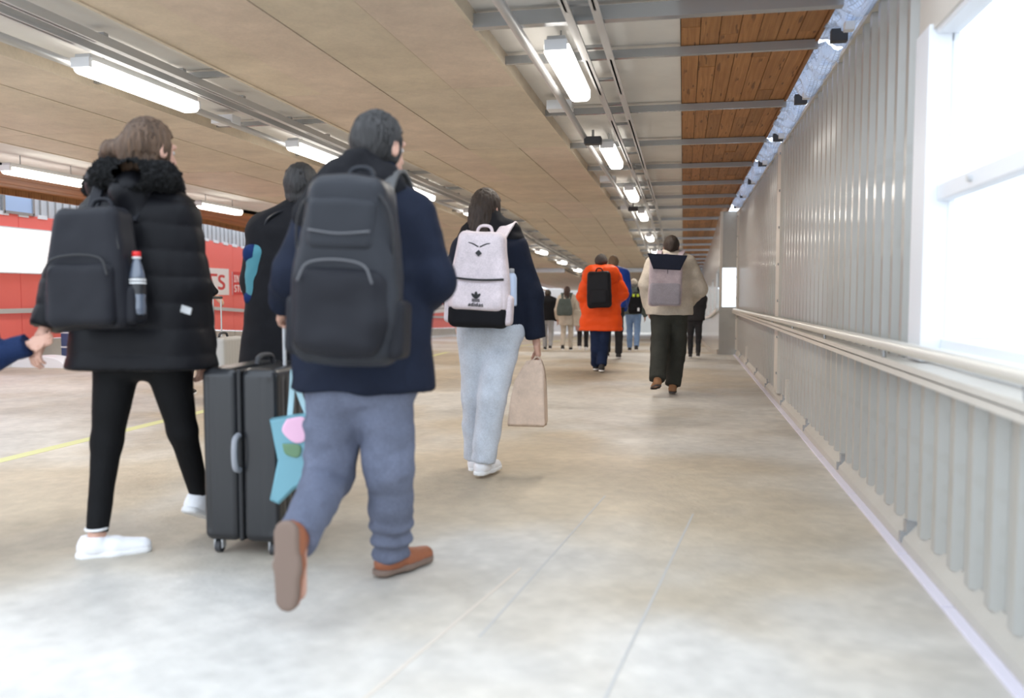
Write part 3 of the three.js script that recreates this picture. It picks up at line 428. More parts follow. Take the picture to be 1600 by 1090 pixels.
  let torso = smooth(0.07 * s, cap(inL, inR, (0.1 + bulk) * s), cap(lerp(inL, mid, 0.12), hmL, rc, rh), cap(lerp(inR, mid, 0.12), hmR, rc, rh), cap(chestY, lerp(hmL, hmR, 0.5), rc, rh), cap(J.neck, shM, 0.075 * s + bulk, 0.11 * s + bulk));
  const sleeve = (sh, el, wr) => { const d = wr.clone().sub(el).normalize(); return cut(smooth(0.03 * s, cap(sh, el, (0.077 + bulk) * s, (0.062 + bulk * 0.8) * s), cap(el, wr, (0.062 + bulk * 0.8) * s, (0.048 + bulk * 0.5) * s)), wr.clone().addScaledVector(d, t.cuff ?? -0.005), d); };
  const sL = sleeve(lerp(J.shL, shM, 0.1), J.elL, J.wrL), sR = sleeve(lerp(J.shR, shM, 0.1), J.elR, J.wrR);
  const hemN = t.hemN ?? V(0, -1, 0);
  const hemC = V(mid.x, hemY, mid.z); torso = cut(torso, hemC, hemN);
  const topF = smooth(0.045 * s, torso, sL, sR);
  put(t.name ?? 'jacket', skinned(topF, [J.shL, J.shR, J.elL, J.elR, J.wrL, J.wrR, hmL, hmR, J.neck], 0.2 + bulk, (t.cell ?? 0.011) * fine, t.relief ?? folds(0.007, 7, 9, 2)), t.mat);
  // trousers
  const b = o.bottom, r1 = (b.thigh ?? 0.1) * s, r2 = (b.knee ?? 0.072) * s, r3 = (b.hem ?? 0.062) * s;
  const leg = (h, k, a) => { const d = a.clone().sub(k).normalize(); return cut(smooth(0.03 * s, cap(h, k, r1, r2), cap(k, a, r2, r3)), a.clone().addScaledVector(d, b.drop ?? 0.0), d); };
  const pel = lerp(J.hipL, J.hipR, 0.5); const wst = pel.clone().add(V(0, (b.rise ?? 0.14) * s, 0));
  const legs = smooth(0.025 * s, smooth(0.04 * s, cap(J.hipL, J.hipR, (b.seat ?? 0.112) * s), cut(cap(pel, wst, 0.125 * s, 0.115 * s), wst, up)), leg(J.hipL, J.knL, J.anL), leg(J.hipR, J.knR, J.anR));
  put(b.name ?? 'trousers', skinned(legs, [J.hipL, J.hipR, J.knL, J.knR, J.anL, J.anR, wst], 0.16, (b.cell ?? 0.011) * fine, b.relief ?? folds(0.006, 9, 13, 7)), b.mat);
  // shoes
  const sm = o.shoes, soleAt = (an, d, u) => an.clone().addScaledVector(u, -(o.ankle ?? 0.085) * s).addScaledVector(d, 0.02 * s);
  const uL = (o.upL ?? up).clone().normalize(), uR = (o.upR ?? up).clone().normalize();
  shoe(root, soleAt(J.anL, fL, uL), fL, uL, s, { mat: sm.mat, laces: sm.laces, fine: 0.009 * fine }, sm.sole, sm.high); shoe(root, soleAt(J.anR, fR, uR), fR, uR, s, { mat: sm.mat, laces: sm.laces, fine: 0.009 * fine }, sm.sole, sm.high);
  root.userData.J = undefined;
  return { root, put, J, s, fine, shM, mid, lerp, inL, inR };
}
// a standing or walking figure facing along the passage, from the top of its head and its size in the photograph
function walker(px, topPx, zc, o = {}) {
  const c0 = at(px, 460, zc), yF = -drop(-c0.z), topY = at(px, topPx, zc).y, h = (topY - yF), s = h / 1.75;
  const q = (x, y, z = 0) => V(c0.x + x * h, yF + y * h, c0.z - z * h), st = o.stride ?? 0.1, w = o.width ?? 1;
  const J = { head: q(o.headX ?? 0, 0.925, 0.01), neck: q(o.headX ?? 0, 0.845), shL: q(-0.112 * w, 0.815), shR: q(0.112 * w, 0.815), elL: q(-0.15 * w, 0.63, -0.02), elR: q(0.15 * w, 0.63, -0.02), wrL: q(-0.155 * w, 0.485, 0.05), wrR: q(0.155 * w, 0.485, 0.05), hipL: q(-0.052, 0.525), hipR: q(0.052, 0.525),
    knL: q(-0.055, 0.285, 0.6 * st), anL: q(-0.052, 0.052, st * 0.7), knR: q(0.055, 0.285, 0.0), anR: q(0.05, 0.075, -st * 1.1) };
  if (o.lead === 'R') { const m = { knL: q(-0.055, 0.285, 0), anL: q(-0.05, 0.075, -st * 1.1), knR: q(0.055, 0.285, 0.6 * st), anR: q(0.052, 0.052, st * 0.7) }; Object.assign(J, m); }
  for (const [k, v] of Object.entries(o.move ?? {})) J[k] = at(v[0], v[1], zc + (v[2] ?? 0));
  return { J, s, h, q };
}
// ---------------------------------------------------------------- bags
// local axes of a pack: x right, y up, z away from the wearer's back
function backpack(label, base, turn, tilt, o) {
  const g = thing('backpack', label, 'backpack', base); g.rotation.set(tilt[0], turn, tilt[1], 'YXZ'); g.updateMatrixWorld();
  const { w, h, d, c = 0.009 } = o, tp = o.taper ?? 0.8;
  const bag = (x, y, z) => { const t = clamp(y / h, 0, 1), k = 1 - (1 - tp) * sstep(0.35, 1, t), bulge = 1 + 0.1 * Math.sin(Math.PI * t); return rbox(V(0, h / 2, d / 2), w / 2, h / 2, d / 2, Math.min(w, d) * (o.round ?? 0.32))(x / k, y, z / bulge); };
  const lo = V(-w / 2 - 0.05, -0.03, -0.03), hi = V(w / 2 + 0.05, h + 0.05, d + 0.12);
  const relief = o.relief ?? folds(0.005, 8, 8, 11);
  if (o.lower) { mesh('main_compartment', finish(net((x, y, z) => Math.max(bag(x, y, z), o.lower - y), lo, hi, c), relief), o.mat, g); mesh('lower_panel', finish(net((x, y, z) => Math.max(bag(x, y, z) + 0.002, y - o.lower), lo, hi, c), relief), o.lowerMat, g, o.lowerLabel); }
  else mesh('main_compartment', finish(net(bag, lo, hi, c), relief), o.mat, g);
  for (const p of o.pockets ?? []) mesh('front_pocket', finish(net(smooth(0.01, rbox(V(p.x ?? 0, p.y, d + (p.z ?? -0.005)), p.w / 2, p.h / 2, p.d / 2, p.r ?? 0.035)), lo, hi.clone().add(V(0, 0, 0.06)), c), relief), p.mat ?? o.mat, g, p.label);
  if (o.sidePocket !== false) for (const sd of [-1, 1]) mesh('side_pocket', finish(net(rbox(V(sd * (w / 2 - 0.005), h * 0.2, d * 0.5), 0.03, h * 0.16, d * 0.36, 0.025), lo, hi, c * 1.2)), o.sideMat ?? o.mat, g);
  for (const z of o.zips ?? []) mesh('zip', tube(z.p.map((q) => V(...q)), z.r ?? 0.004, 6), z.mat ?? M.black, g);
  mesh('grab_handle', tube([V(-0.05, h - 0.03, 0.03), V(-0.03, h + 0.035, 0.02), V(0.03, h + 0.035, 0.02), V(0.05, h - 0.03, 0.03)], 0.009, 8), o.handleMat ?? o.mat, g);
  g.updateMatrixWorld(); const inv = g.matrixWorld.clone().invert();
  for (const st of o.straps ?? []) { // world points over the shoulder, to the front, back under the arm
    const pts = st.p.map((q) => q.clone().applyMatrix4(inv)); mesh('shoulder_strap', ribbon(pts, st.w ?? 0.055, 0.014, st.n.map((q) => q.clone().transformDirection(inv))), st.mat ?? o.mat, g, st.label);
  }
  return g;
}
function ribbon(pts, w, th, normals) { // flat padded strap along a curve, with its outward direction given at each point
  const cu = new THREE.CatmullRomCurve3(pts, false, 'centripetal'), N = 36, sec = [[-0.5, -0.35], [-0.42, -0.5], [0.42, -0.5], [0.5, -0.35], [0.5, 0.35], [0.42, 0.5], [-0.42, 0.5], [-0.5, 0.35]], pos = [], idx = [];
  for (let i = 0; i <= N; i++) { const t = i / N, p = cu.getPoint(t), T0 = cu.getTangent(t), f = t * (normals.length - 1), a = Math.min(normals.length - 2, Math.floor(f)), n = normals[a].clone().lerp(normals[a + 1], f - a); n.addScaledVector(T0, -n.dot(T0)).normalize(); const b = T0.clone().cross(n).normalize(); for (const [x, y] of sec) { const q = p.clone().addScaledVector(b, x * w).addScaledVector(n, y * th); pos.push(q.x, q.y, q.z); } }
  for (let i = 0; i < N; i++) for (let k = 0; k < 8; k++) { const a = i * 8 + k, b = i * 8 + (k + 1) % 8; idx.push(a, b, a + 8, b, b + 8, a + 8); }
  for (const o of [0, N * 8]) for (let k = 1; k < 7; k++) idx.push(o, o + k, o + k + 1);
  const g = new THREE.BufferGeometry(); g.setAttribute('position', new THREE.Float32BufferAttribute(pos, 3)); g.setIndex(idx); g.computeVertexNormals(); return metric(g);
}
// strap points for a wearer: from the pack's top edge over the shoulder, down the chest and back under the arm
function strapOver(P, side, top, low, lift = 0.125, inset = 0.38) {
  const sh = P.lerp(side < 0 ? P.J.shL : P.J.shR, P.shM, inset), s = P.s, c = (x, y, z) => sh.clone().add(V(x * s, y * s, z * s));
  const o = side;
  return { p: [top, c(0, lift - 0.012, 0.07), c(0, lift, -0.01), c(0, lift - 0.07, -0.12), c(0.02 * o, -0.1, -0.18), c(0.06 * o, -0.28, -0.16), c(0.1 * o, -0.38, 0), low], n: [V(0, 0.5, 1), V(0, 1, 0.5), V(0, 1, -0.2), V(0, 0.5, -1), V(0, 0, -1), V(o, 0, -1), V(o, 0, 0), V(o, 0, 0.3)] };
}

// ================================================================ the people and what they carry
const floorAt = (px, py) => { const a = at(px, py, 1), o = camera.position, t = (0 - o.y) / (a.y - o.y); return V(o.x + (a.x - o.x) * t, 0, o.z + (a.z - o.z) * t); };
const nylon = (rgb, rough = 0.42) => phy(rgb, rough, { bumpMap: T.weave, bumpScale: 0.0004, specularIntensity: 0.35 });
const C = {
  blackPuffer: nylon([0.006, 0.006, 0.008], 0.48), black: fabric([0.014, 0.014, 0.017]), blackPack: nylon([0.014, 0.0145, 0.019], 0.5), greyPack: nylon([0.026, 0.028, 0.034], 0.42),
  navy: fabric([0.011, 0.016, 0.034], 0.75), jeansGrey: fabric([0.17, 0.19, 0.265]), jeansPale: fabric([0.74, 0.8, 0.9]), leggings: fabric([0.008, 0.008, 0.009], 0.75),
  pink: fabric([0.92, 0.81, 0.85], 0.7), orange: nylon([0.95, 0.1, 0.015], 0.5), beige: fabric([0.66, 0.59, 0.5], 0.95), olive: fabric([0.05, 0.052, 0.045]), mauve: fabric([0.55, 0.46, 0.5]), greyMauve: fabric([0.36, 0.33, 0.37]),
  navyBlue: fabric([0.012, 0.035, 0.14], 0.8), royal: fabric([0.02, 0.07, 0.4], 0.6), denim: fabric([0.27, 0.42, 0.7]), denimDark: fabric([0.02, 0.035, 0.09]), cream: fabric([0.74, 0.66, 0.56]), greyGreen: fabric([0.14, 0.17, 0.16]), charcoal: fabric([0.045, 0.045, 0.05]), rose: fabric([0.6, 0.36, 0.33]), paleGrey: fabric([0.52, 0.53, 0.55]),
  whiteShoe: std([0.9, 0.9, 0.93], 0.5), brownShoe: phy([0.3, 0.1, 0.045], 0.45, { bumpMap: T.concreteBump, bumpScale: 0.002 }), tanBoot: std([0.3, 0.15, 0.07], 0.7), darkShoe: std([0.03, 0.028, 0.028], 0.6), sole: std([0.86, 0.86, 0.86], 0.6), darkSole: std([0.06, 0.05, 0.045], 0.8), brownSole: std([0.2, 0.14, 0.11], 0.8),
  fur: std([0.006, 0.006, 0.007], 1, { bumpMap: T.fur, bumpScale: 0.006 }), teal: phy([0.16, 0.38, 0.46], 0.4, { clearcoat: 0.3 }), kraft: std([0.9, 0.88, 0.87], 0.85, { map: T.kraft, bumpMap: T.concreteBump, bumpScale: 0.002 }),
};
const hairM = (rgb) => std(rgb, 0.6, { map: T.hair, bumpMap: T.hair, bumpScale: 0.003 });
const brown = hairM([0.16, 0.09, 0.05]), darkBrown = hairM([0.05, 0.028, 0.017]), blackHair = hairM([0.05, 0.047, 0.047]), greyHair = hairM([0.35, 0.34, 0.33]), sandy = hairM([0.3, 0.2, 0.12]);
const j = (z0) => (x, y, d = 0) => at(x, y, z0 + d);

{ // woman in the long black padded coat, far left
  const p = j(3.6);
  const J = { head: p(237, 236, -0.02), neck: p(221, 292), shL: p(156, 342), shR: p(280, 340), elL: p(100, 440, -0.02), elR: p(298, 446, 0), wrL: p(70, 515, -0.08), wrR: p(312, 542, 0.08), hipL: p(186, 545), hipR: p(258, 545), knL: p(167, 690, 0.02), anL: p(151, 838, -0.03), knR: p(285, 672, 0.12), anR: p(313, 775, 0.3) };
  const P = person(J, { label: 'woman in a long black padded coat with fur-trimmed hood and black leggings', s: 1.03, face: V(0.3, 0, -1), footL: V(0.75, 0, -0.5), footR: V(0.2, -0.45, -1), upR: V(0, 1, -0.4),
    hair: { mat: brown, extra: [[[-0.03, 0.0, -0.09], [-0.11, 0.0, -0.1], 0.05, 0.036], [[-0.11, 0.0, -0.1], [-0.17, -0.015, -0.1], 0.034, 0.014], [[0, 0.02, -0.08], [-0.02, -0.06, -0.08], 0.05, 0.05]] },
    top: { name: 'padded_coat', mat: C.blackPuffer, hem: 0.775, bulk: 0.022, flare: 1.5, rHem: 0.175, relief: quilt(0.105, 0.007, 0, 1) }, bottom: { name: 'leggings', mat: C.leggings, thigh: 0.098, knee: 0.058, hem: 0.04, seat: 0.11, drop: -0.02, relief: folds(0.0015, 9, 13, 3) },
    shoes: { mat: C.whiteShoe, sole: C.sole, laces: true, high: 0.01 }, handL: { curl: 0.7, palm: V(0.4, -0.3, -1) }, handR: { curl: 0.6 } });
  const o = P.root, put = (n, g, m, l) => mesh(n, shift(g, o), m, o, l);
  const c = p(210, 275, -0.03); // fur-edged hood lying round the neck
  const hood = smooth(0.05, cap(p(165, 288, 0.02), p(255, 290, 0.02), 0.085, 0.085), cap(p(185, 262, 0.05), p(240, 268, 0.05), 0.07), cap(p(205, 300, -0.1), p(225, 360, -0.1), 0.09, 0.05));
  put('hood', skinned(hood, [p(150, 240), p(270, 370)], 0.16, 0.01, folds(0.006, 12, 12, 5)), C.blackPuffer);
  const fur = smooth(0.03, cap(p(150, 292, 0.06), p(168, 272, -0.1), 0.055), cap(p(168, 272, -0.1), p(212, 274, -0.16), 0.058), cap(p(212, 274, -0.16), p(256, 276, -0.1), 0.058), cap(p(256, 276, -0.1), p(268, 296, 0.06), 0.054));
  put('fur_trim', skinned(fur, [p(140, 250), p(290, 320)], 0.14, 0.006, (x, y, z) => 0.012 * n3(x * 170, y * 170, z * 170) + 0.006 * n3(x * 60, y * 60, z * 60)), C.fur, 'black fluffy fur trim');
  put('pocket_tag', bx(-0.022, 0.022, -0.014, 0.014, -0.003, 0.003).rotateZ(-0.3).applyMatrix4(new THREE.Matrix4().setPosition(p(291, 484, -0.19))), M.galv, 'small silver tag');
  for (const [a, k] of [[J.anL, 0.0], [J.anR, 0.02]]) { const s = new THREE.TorusGeometry(0.041, 0.006, 6, 20); s.rotateX(Math.PI / 2); s.translate(a.x, a.y + 0.035 + k, a.z); put('sock_band', s, C.sole, 'white sock band'); }
  backpack('black backpack with a bottle in its side pocket, on the woman in the long coat', p(170, 516, -0.2), 0.05, [-0.05, 0.03], { w: 0.33, h: 0.47, d: 0.15, mat: C.blackPack, pockets: [{ y: 0.13, w: 0.27, h: 0.24, d: 0.09 }], zips: [{ p: [[-0.13, 0.2, 0.2], [-0.1, 0.262, 0.195], [0.1, 0.262, 0.195], [0.13, 0.2, 0.2]] }, { p: [[-0.14, 0.3, 0.14], [-0.1, 0.43, 0.13], [0.1, 0.43, 0.13], [0.14, 0.3, 0.14]] }],
    straps: [{ ...strapOver(P, -1, p(140, 345, -0.16), p(120, 480, 0), 0.15), w: 0.05 }, { ...strapOver(P, 1, p(205, 345, -0.16), p(290, 480, 0), 0.15), w: 0.05 }] });
  // bottle in the side pocket
  const b = thing('drink_bottle', 'dark soft-drink bottle with a red cap in the side pocket of the black backpack', 'bottle', p(216, 492, -0.31)); b.rotation.set(-0.04, 0, 0.03);
  const lat = (pts, n = 24) => metric(new THREE.LatheGeometry(pts.map((q) => new THREE.Vector2(...q)), n));
  mesh('bottle_body', lat([[0, 0], [0.022, 0], [0.028, 0.006], [0.03, 0.03], [0.028, 0.06], [0.03, 0.075], [0.03, 0.14], [0.028, 0.155], [0.02, 0.19], [0.013, 0.21], [0.013, 0.222], [0, 0.222]]), phy([0.1, 0.12, 0.16], 0.08, { clearcoat: 1 }), b);
  mesh('bottle_label', lat([[0.0303, 0.078], [0.0312, 0.08], [0.0312, 0.138], [0.0303, 0.14]]), std([0.02, 0.02, 0.022], 0.35), b); for (const y of [0.118, 0.13]) mesh('label_stripe', lat([[0.0314, y], [0.0318, y + 0.001], [0.0318, y + 0.005], [0.0314, y + 0.006]]), C.sole, b);
  mesh('bottle_cap', lat([[0, 0.242], [0.014, 0.241], [0.016, 0.238], [0.016, 0.222], [0, 0.22]]), std([0.75, 0.03, 0.03], 0.35), b, 'red screw cap'); mesh('cap_ring', lat([[0.0135, 0.214], [0.0165, 0.215], [0.0165, 0.22], [0.0135, 0.221]]), std([0.8, 0.78, 0.78], 0.4), b);
}
{ // child at the left edge, holding the woman's hand
  const w = walker(-92, 395, 3.45, { stride: 0.08 }), p = j(3.45); w.J.elR = p(-18, 558, 0.02); w.J.wrR = p(46, 538, 0.02);
  person(w.J, { label: 'child in a navy jacket reaching to hold the hand of the woman in black', s: w.s, hair: { mat: darkBrown }, top: { mat: fabric([0.012, 0.03, 0.1], 0.7), hem: w.q(0, 0.5).y, bulk: 0.03, relief: quilt(0.09, 0.008, 0, 6) }, bottom: { mat: C.charcoal }, shoes: { mat: C.darkShoe, sole: C.sole }, handR: { curl: 0.5, palm: V(0, 0.4, 1), dir: V(1, 0.25, -0.2) } });
}
{ // man with the big backpack pulling the suitcase
  const p = j(3.15);
  const J = { head: p(594, 232, 0.03), neck: p(583, 290, 0.02), shL: p(503, 338, 0), shR: p(648, 340, 0), elL: p(462, 430, -0.02), elR: p(676, 436, -0.02), wrL: p(447, 474, 0.16), wrR: p(662, 470, 0.22), hipL: p(528, 598), hipR: p(598, 596), knL: p(512, 742, 0.05), anL: p(466, 838, -0.3), knR: p(609, 735, 0.02), anR: p(612, 858, 0.19) };
  const P = person(J, { label: 'man in a navy jacket and blue-grey trousers striding in the foreground', s: 1.03, face: V(0.42, 0, -1), footL: V(0.04, -1, 0.06), upL: V(0.05, 0.1, -1), footR: V(0.5, 0, -0.85), ankle: 0.088,
    hair: { mat: blackHair, short: true, low: 0.06, thick: 0.014, ears: true }, top: { mat: C.navy, hem: 0.735, bulk: 0.022, flare: 1.25, rHem: 0.165, cuff: -0.01, relief: folds(0.011, 6, 9, 2) }, bottom: { mat: C.jeansGrey, thigh: 0.115, knee: 0.085, hem: 0.072, drop: 0.02, seat: 0.12, relief: ((f) => (x, y, z) => f(x, y, z) + 0.009 * sstep(0.3, 0.14, y) * Math.sin(y * 95 + 3 * n3(x * 9, 1, z * 9)))(folds(0.009, 8, 15, 7)) },
    shoes: { mat: C.brownShoe, sole: C.brownSole, laces: true }, handL: { curl: 1.15, palm: V(1, -0.2, 0) }, handR: { curl: 0.6 } });
  const o = P.root, put = (n, g, m, l) => mesh(n, shift(g, o), m, o, l);
  const hood = smooth(0.05, cap(p(545, 300, -0.06), p(600, 290, -0.05), 0.08), cap(p(515, 318, -0.06), p(556, 262, -0.05), 0.085, 0.06), cap(p(490, 335, -0.05), p(530, 285, -0.05), 0.075, 0.07), cap(p(572, 262, -0.05), p(602, 285, 0.06), 0.045));
  put('hood', skinned(hood, [p(480, 230), p(620, 360)], 0.14, 0.009, folds(0.009, 14, 14, 9)), C.black);
  put('collar', skinned(cap(p(588, 292, 0.02), p(592, 278, 0.02), 0.082, 0.076), [p(590, 285)], 0.11, 0.009, folds(0.004, 14, 14, 5)), C.navy);
  const base = p(557, 566, -0.26);
  backpack('large dark grey backpack with front pockets on the striding man', base, 0.04, [-0.02, -0.045], { w: 0.345, h: 0.6, d: 0.18, c: 0.009, taper: 0.72, mat: C.greyPack, sideMat: C.blackPack, pockets: [{ y: 0.17, w: 0.3, h: 0.28, d: 0.1, mat: C.blackPack, r: 0.05 }, { y: 0.44, w: 0.23, h: 0.17, d: 0.06, r: 0.03 }], relief: folds(0.011, 6, 6, 21),
    zips: [{ p: [[-0.12, 0.26, 0.235], [-0.09, 0.315, 0.235], [0.09, 0.315, 0.235], [0.12, 0.26, 0.235]], mat: std([0.13, 0.13, 0.14], 0.5), r: 0.003 }, { p: [[-0.1, 0.42, 0.215], [0, 0.41, 0.222], [0.1, 0.42, 0.215]], mat: std([0.13, 0.13, 0.14], 0.5), r: 0.003 }, { p: [[-0.15, 0.2, 0.13], [-0.14, 0.5, 0.17], [0, 0.585, 0.15], [0.14, 0.5, 0.17], [0.15, 0.2, 0.13]] }],
    straps: [{ ...strapOver(P, -1, p(520, 325, -0.22), p(500, 540, -0.05), 0.15), w: 0.065, mat: C.blackPack }, { ...strapOver(P, 1, p(592, 330, -0.22), p(640, 540, -0.05), 0.155), w: 0.07, mat: nylon([0.1, 0.1, 0.1], 0.5), label: 'grey padded shoulder strap' }] });
}
function suitcase(label, pos, turn, w, d, h, m, o = {}) {
  const g = thing('suitcase', label, 'suitcase', pos, turn), b0 = 0.06;
  const rib = (t) => Math.pow(Math.abs(Math.sin(Math.PI * t / 0.055)), 0.6);
  for (const s of [-1, 1]) {
    const f = rbox(V(s * (w / 4 + 0.004), b0 + h / 2, 0), w / 4 - 0.004, h / 2, d / 2, 0.035);
    const shell = (x, y, z) => f(x, y, z) + (Math.abs(x) > w / 2 - 0.07 ? 0.006 * (1 - rib(Math.abs(z) > d / 2 - 0.03 ? x * 1.2 : z)) * sstep(0.02, 0.06, Math.min(y - b0, b0 + h - y)) : 0);
    mesh('shell_half', finish(net(shell, V(s > 0 ? -0.02 : -w / 2 - 0.04, b0 - 0.03, -d / 2 - 0.04), V(s > 0 ? w / 2 + 0.04 : 0.02, b0 + h + 0.04, d / 2 + 0.04), o.cell ?? 0.008)), m, g);
  }
  mesh('zip_band', metric(new RoundedBoxGeometry(0.022, h - 0.008, d - 0.008, 3, 0.03).translate(0, b0 + h / 2, 0)), M.black, g);
  for (const x of [-1, 1]) for (const z of [-1, 1]) { const wg = new THREE.CylinderGeometry(0.027, 0.027, 0.022, 18); wg.rotateZ(Math.PI / 2); wg.translate(x * (w / 2 - 0.045), 0.027, z * (d / 2 - 0.055)); const wh = mesh('wheel', wg, M.dark, g); mesh('fork', join([bx(x * (w / 2 - 0.045) - 0.02, x * (w / 2 - 0.045) - 0.013, 0.02, 0.07, z * (d / 2 - 0.055) - 0.014, z * (d / 2 - 0.055) + 0.014), bx(x * (w / 2 - 0.045) + 0.013, x * (w / 2 - 0.045) + 0.02, 0.02, 0.07, z * (d / 2 - 0.055) - 0.014, z * (d / 2 - 0.055) + 0.014)]), M.galv, wh); }
  if (o.handle) { const t = b0 + h, hx = o.hx ?? w / 2 - 0.05; for (const z of [-0.075, 0.075]) mesh('telescopic_rod', rod(V(hx, t - 0.05, z), V(hx, o.handle, z), 0.008), M.galv, g); mesh('grip', skinned(cap(V(hx, o.handle, -0.085), V(hx, o.handle, 0.085), 0.014), [V(hx, o.handle, -0.085), V(hx, o.handle, 0.085)], 0.03, 0.005), M.dark, g); }
  mesh('side_handle', tube([V(-0.0, b0 + h * 0.42, d / 2), V(0, b0 + h * 0.44, d / 2 + 0.03), V(0, b0 + h * 0.6, d / 2 + 0.03), V(0, b0 + h * 0.62, d / 2)], 0.013, 10), o.sideHandle ?? M.dark, g, o.sideHandle && 'grey carry handle');
  mesh('top_handle', tube([V(-0.0, b0 + h, -0.08), V(0, b0 + h + 0.03, -0.06), V(0, b0 + h + 0.03, 0.06), V(0, b0 + h, 0.08)], 0.012, 10), M.dark, g);
  return g;
}
{
  const f = floorAt(371, 872);
  suitcase('large black hard-shell suitcase on four wheels, pulled by the striding man', V(f.x, 0, f.z - 0.27), 0.02, 0.335, 0.5, 0.72, phy([0.014, 0.015, 0.018], 0.32, { clearcoat: 0.25, clearcoatRoughness: 0.3 }), { handle: 1.04, hx: 0.125, sideHandle: std([0.3, 0.31, 0.34], 0.4), cell: 0.007 });
  const bag = thing('gift_bag', 'teal shopping bag with pink and green print hanging beside the black suitcase', 'bag', at(490, 745, 3.5)), inv = bag.position, zc = 3.5;
  const loc = (x, y, d = 0) => at(x, y, zc + d).sub(inv);
  const R = new THREE.Vector3(1, 0, 0).transformDirection(camera.matrixWorld), U = V(0, 1, 0), F = R.clone().cross(U).normalize();
  const sh = new THREE.Shape(); [[433, 655], [468, 650], [488, 648], [540, 690], [548, 728], [530, 748], [486, 742], [462, 756], [440, 778], [432, 774], [444, 715]].forEach(([x, y], i) => { const v = loc(x, y), a = v.dot(R), b = v.y; i ? sh.lineTo(a, b) : sh.moveTo(a, b); });
  const g = new THREE.ExtrudeGeometry(sh, { depth: 0.045, bevelEnabled: true, bevelSize: 0.012, bevelThickness: 0.02, bevelSegments: 4, curveSegments: 8 }); const mt = new THREE.Matrix4().makeBasis(R, U, F); g.applyMatrix4(mt);
  mesh('bag_body', finish(mergeVertices(metric(g), 1e-4), folds(0.006, 14, 10, 3)), C.teal, bag);
  const patch = (pts, m, l) => { const s = new THREE.Shape(); const q2 = [...pts, pts[0]].map(([x, y]) => { const v = loc(x, y); return new THREE.Vector2(v.dot(R), v.y); }); s.moveTo(q2[0].x, q2[0].y); s.splineThru(q2.slice(1)); const q = new THREE.ExtrudeGeometry(s, { depth: 0.004, bevelEnabled: true, bevelSize: 0.006, bevelThickness: 0.002, bevelSegments: 1 }); q.translate(0, 0, 0.068); q.applyMatrix4(mt); mesh('printed_patch', metric(q), m, bag, l); };
  patch([[458, 652], [482, 650], [486, 676], [470, 684], [452, 668]], std([0.85, 0.5, 0.68], 0.5), 'pink print'); patch([[452, 690], [474, 692], [472, 706], [456, 702]], std([0.14, 0.26, 0.14], 0.5), 'green print'); patch([[527, 718], [545, 724], [540, 742], [524, 742]], std([0.9, 0.45, 0.62], 0.5), 'pink print');
  for (const [a, b] of [[446, 452], [470, 486]]) mesh('bag_strap', ribbon([loc(458, 578, -0.04), loc((a + 458) / 2 + 4, 615, 0), loc(b, 660, 0)], 0.022, 0.006, [F, F, F]), std([0.42, 0.62, 0.68], 0.5), bag, 'pale teal strap');
}
{ // person in black behind the man
  const p = j(4.45);
  const J = { head: p(472, 294), neck: p(462, 338), shL: p(410, 362), shR: p(508, 362), elL: p(402, 440), elR: p(520, 440), wrL: p(412, 500, 0.15), wrR: p(515, 500, 0.15), hipL: p(428, 545), hipR: p(474, 545), knL: p(424, 660), anL: p(420, 772), knR: p(476, 660, 0.05), anR: p(470, 768, 0.15) };
  person(J, { label: 'person in plain black coat and trousers walking half hidden behind the striding man', s: 0.98, face: V(-0.1, 0, -1), hair: { mat: blackHair }, top: { name: 'coat', mat: C.black, hem: 0.72, bulk: 0.025, flare: 1.2 }, bottom: { mat: C.black }, shoes: { mat: C.darkShoe, sole: C.darkSole }, fine: 1.2 });
  const g = thing('shoulder_bag', 'small teal and blue bag at the left side of the person in black', 'bag', p(411, 474, -0.02));
  const f = rbox(V(0, 0.15, 0), 0.06, 0.15, 0.1, 0.055); mesh('bag_body', finish(net(f, V(-0.1, -0.03, -0.14), V(0.1, 0.34, 0.14), 0.01), folds(0.006, 12, 12, 8)), std([0.07, 0.25, 0.3], 0.8), g);
  mesh('bag_panel', finish(net(rbox(V(-0.02, 0.25, 0.0), 0.052, 0.05, 0.104, 0.045), V(-0.12, 0.17, -0.16), V(0.1, 0.34, 0.16), 0.01)), C.navyBlue, g, 'blue top panel'); mesh('bag_base', finish(net(rbox(V(-0.01, 0.03, 0), 0.056, 0.035, 0.1, 0.03), V(-0.12, -0.03, -0.16), V(0.1, 0.1, 0.16), 0.01)), C.navyBlue, g, 'blue base');
  mesh('bag_strap', ribbon([V(0.02, 0.28, 0.05), V(0.06, 0.42, 0.06), V(0.14, 0.47, 0), V(0.1, 0.38, -0.1), V(0.03, 0.27, -0.06)], 0.03, 0.008, [V(-1, 0, 1), V(-1, 0.5, 1), V(0, 1, 0), V(-1, 0, -1), V(-1, 0, -1)]), C.blackPack, g);
}
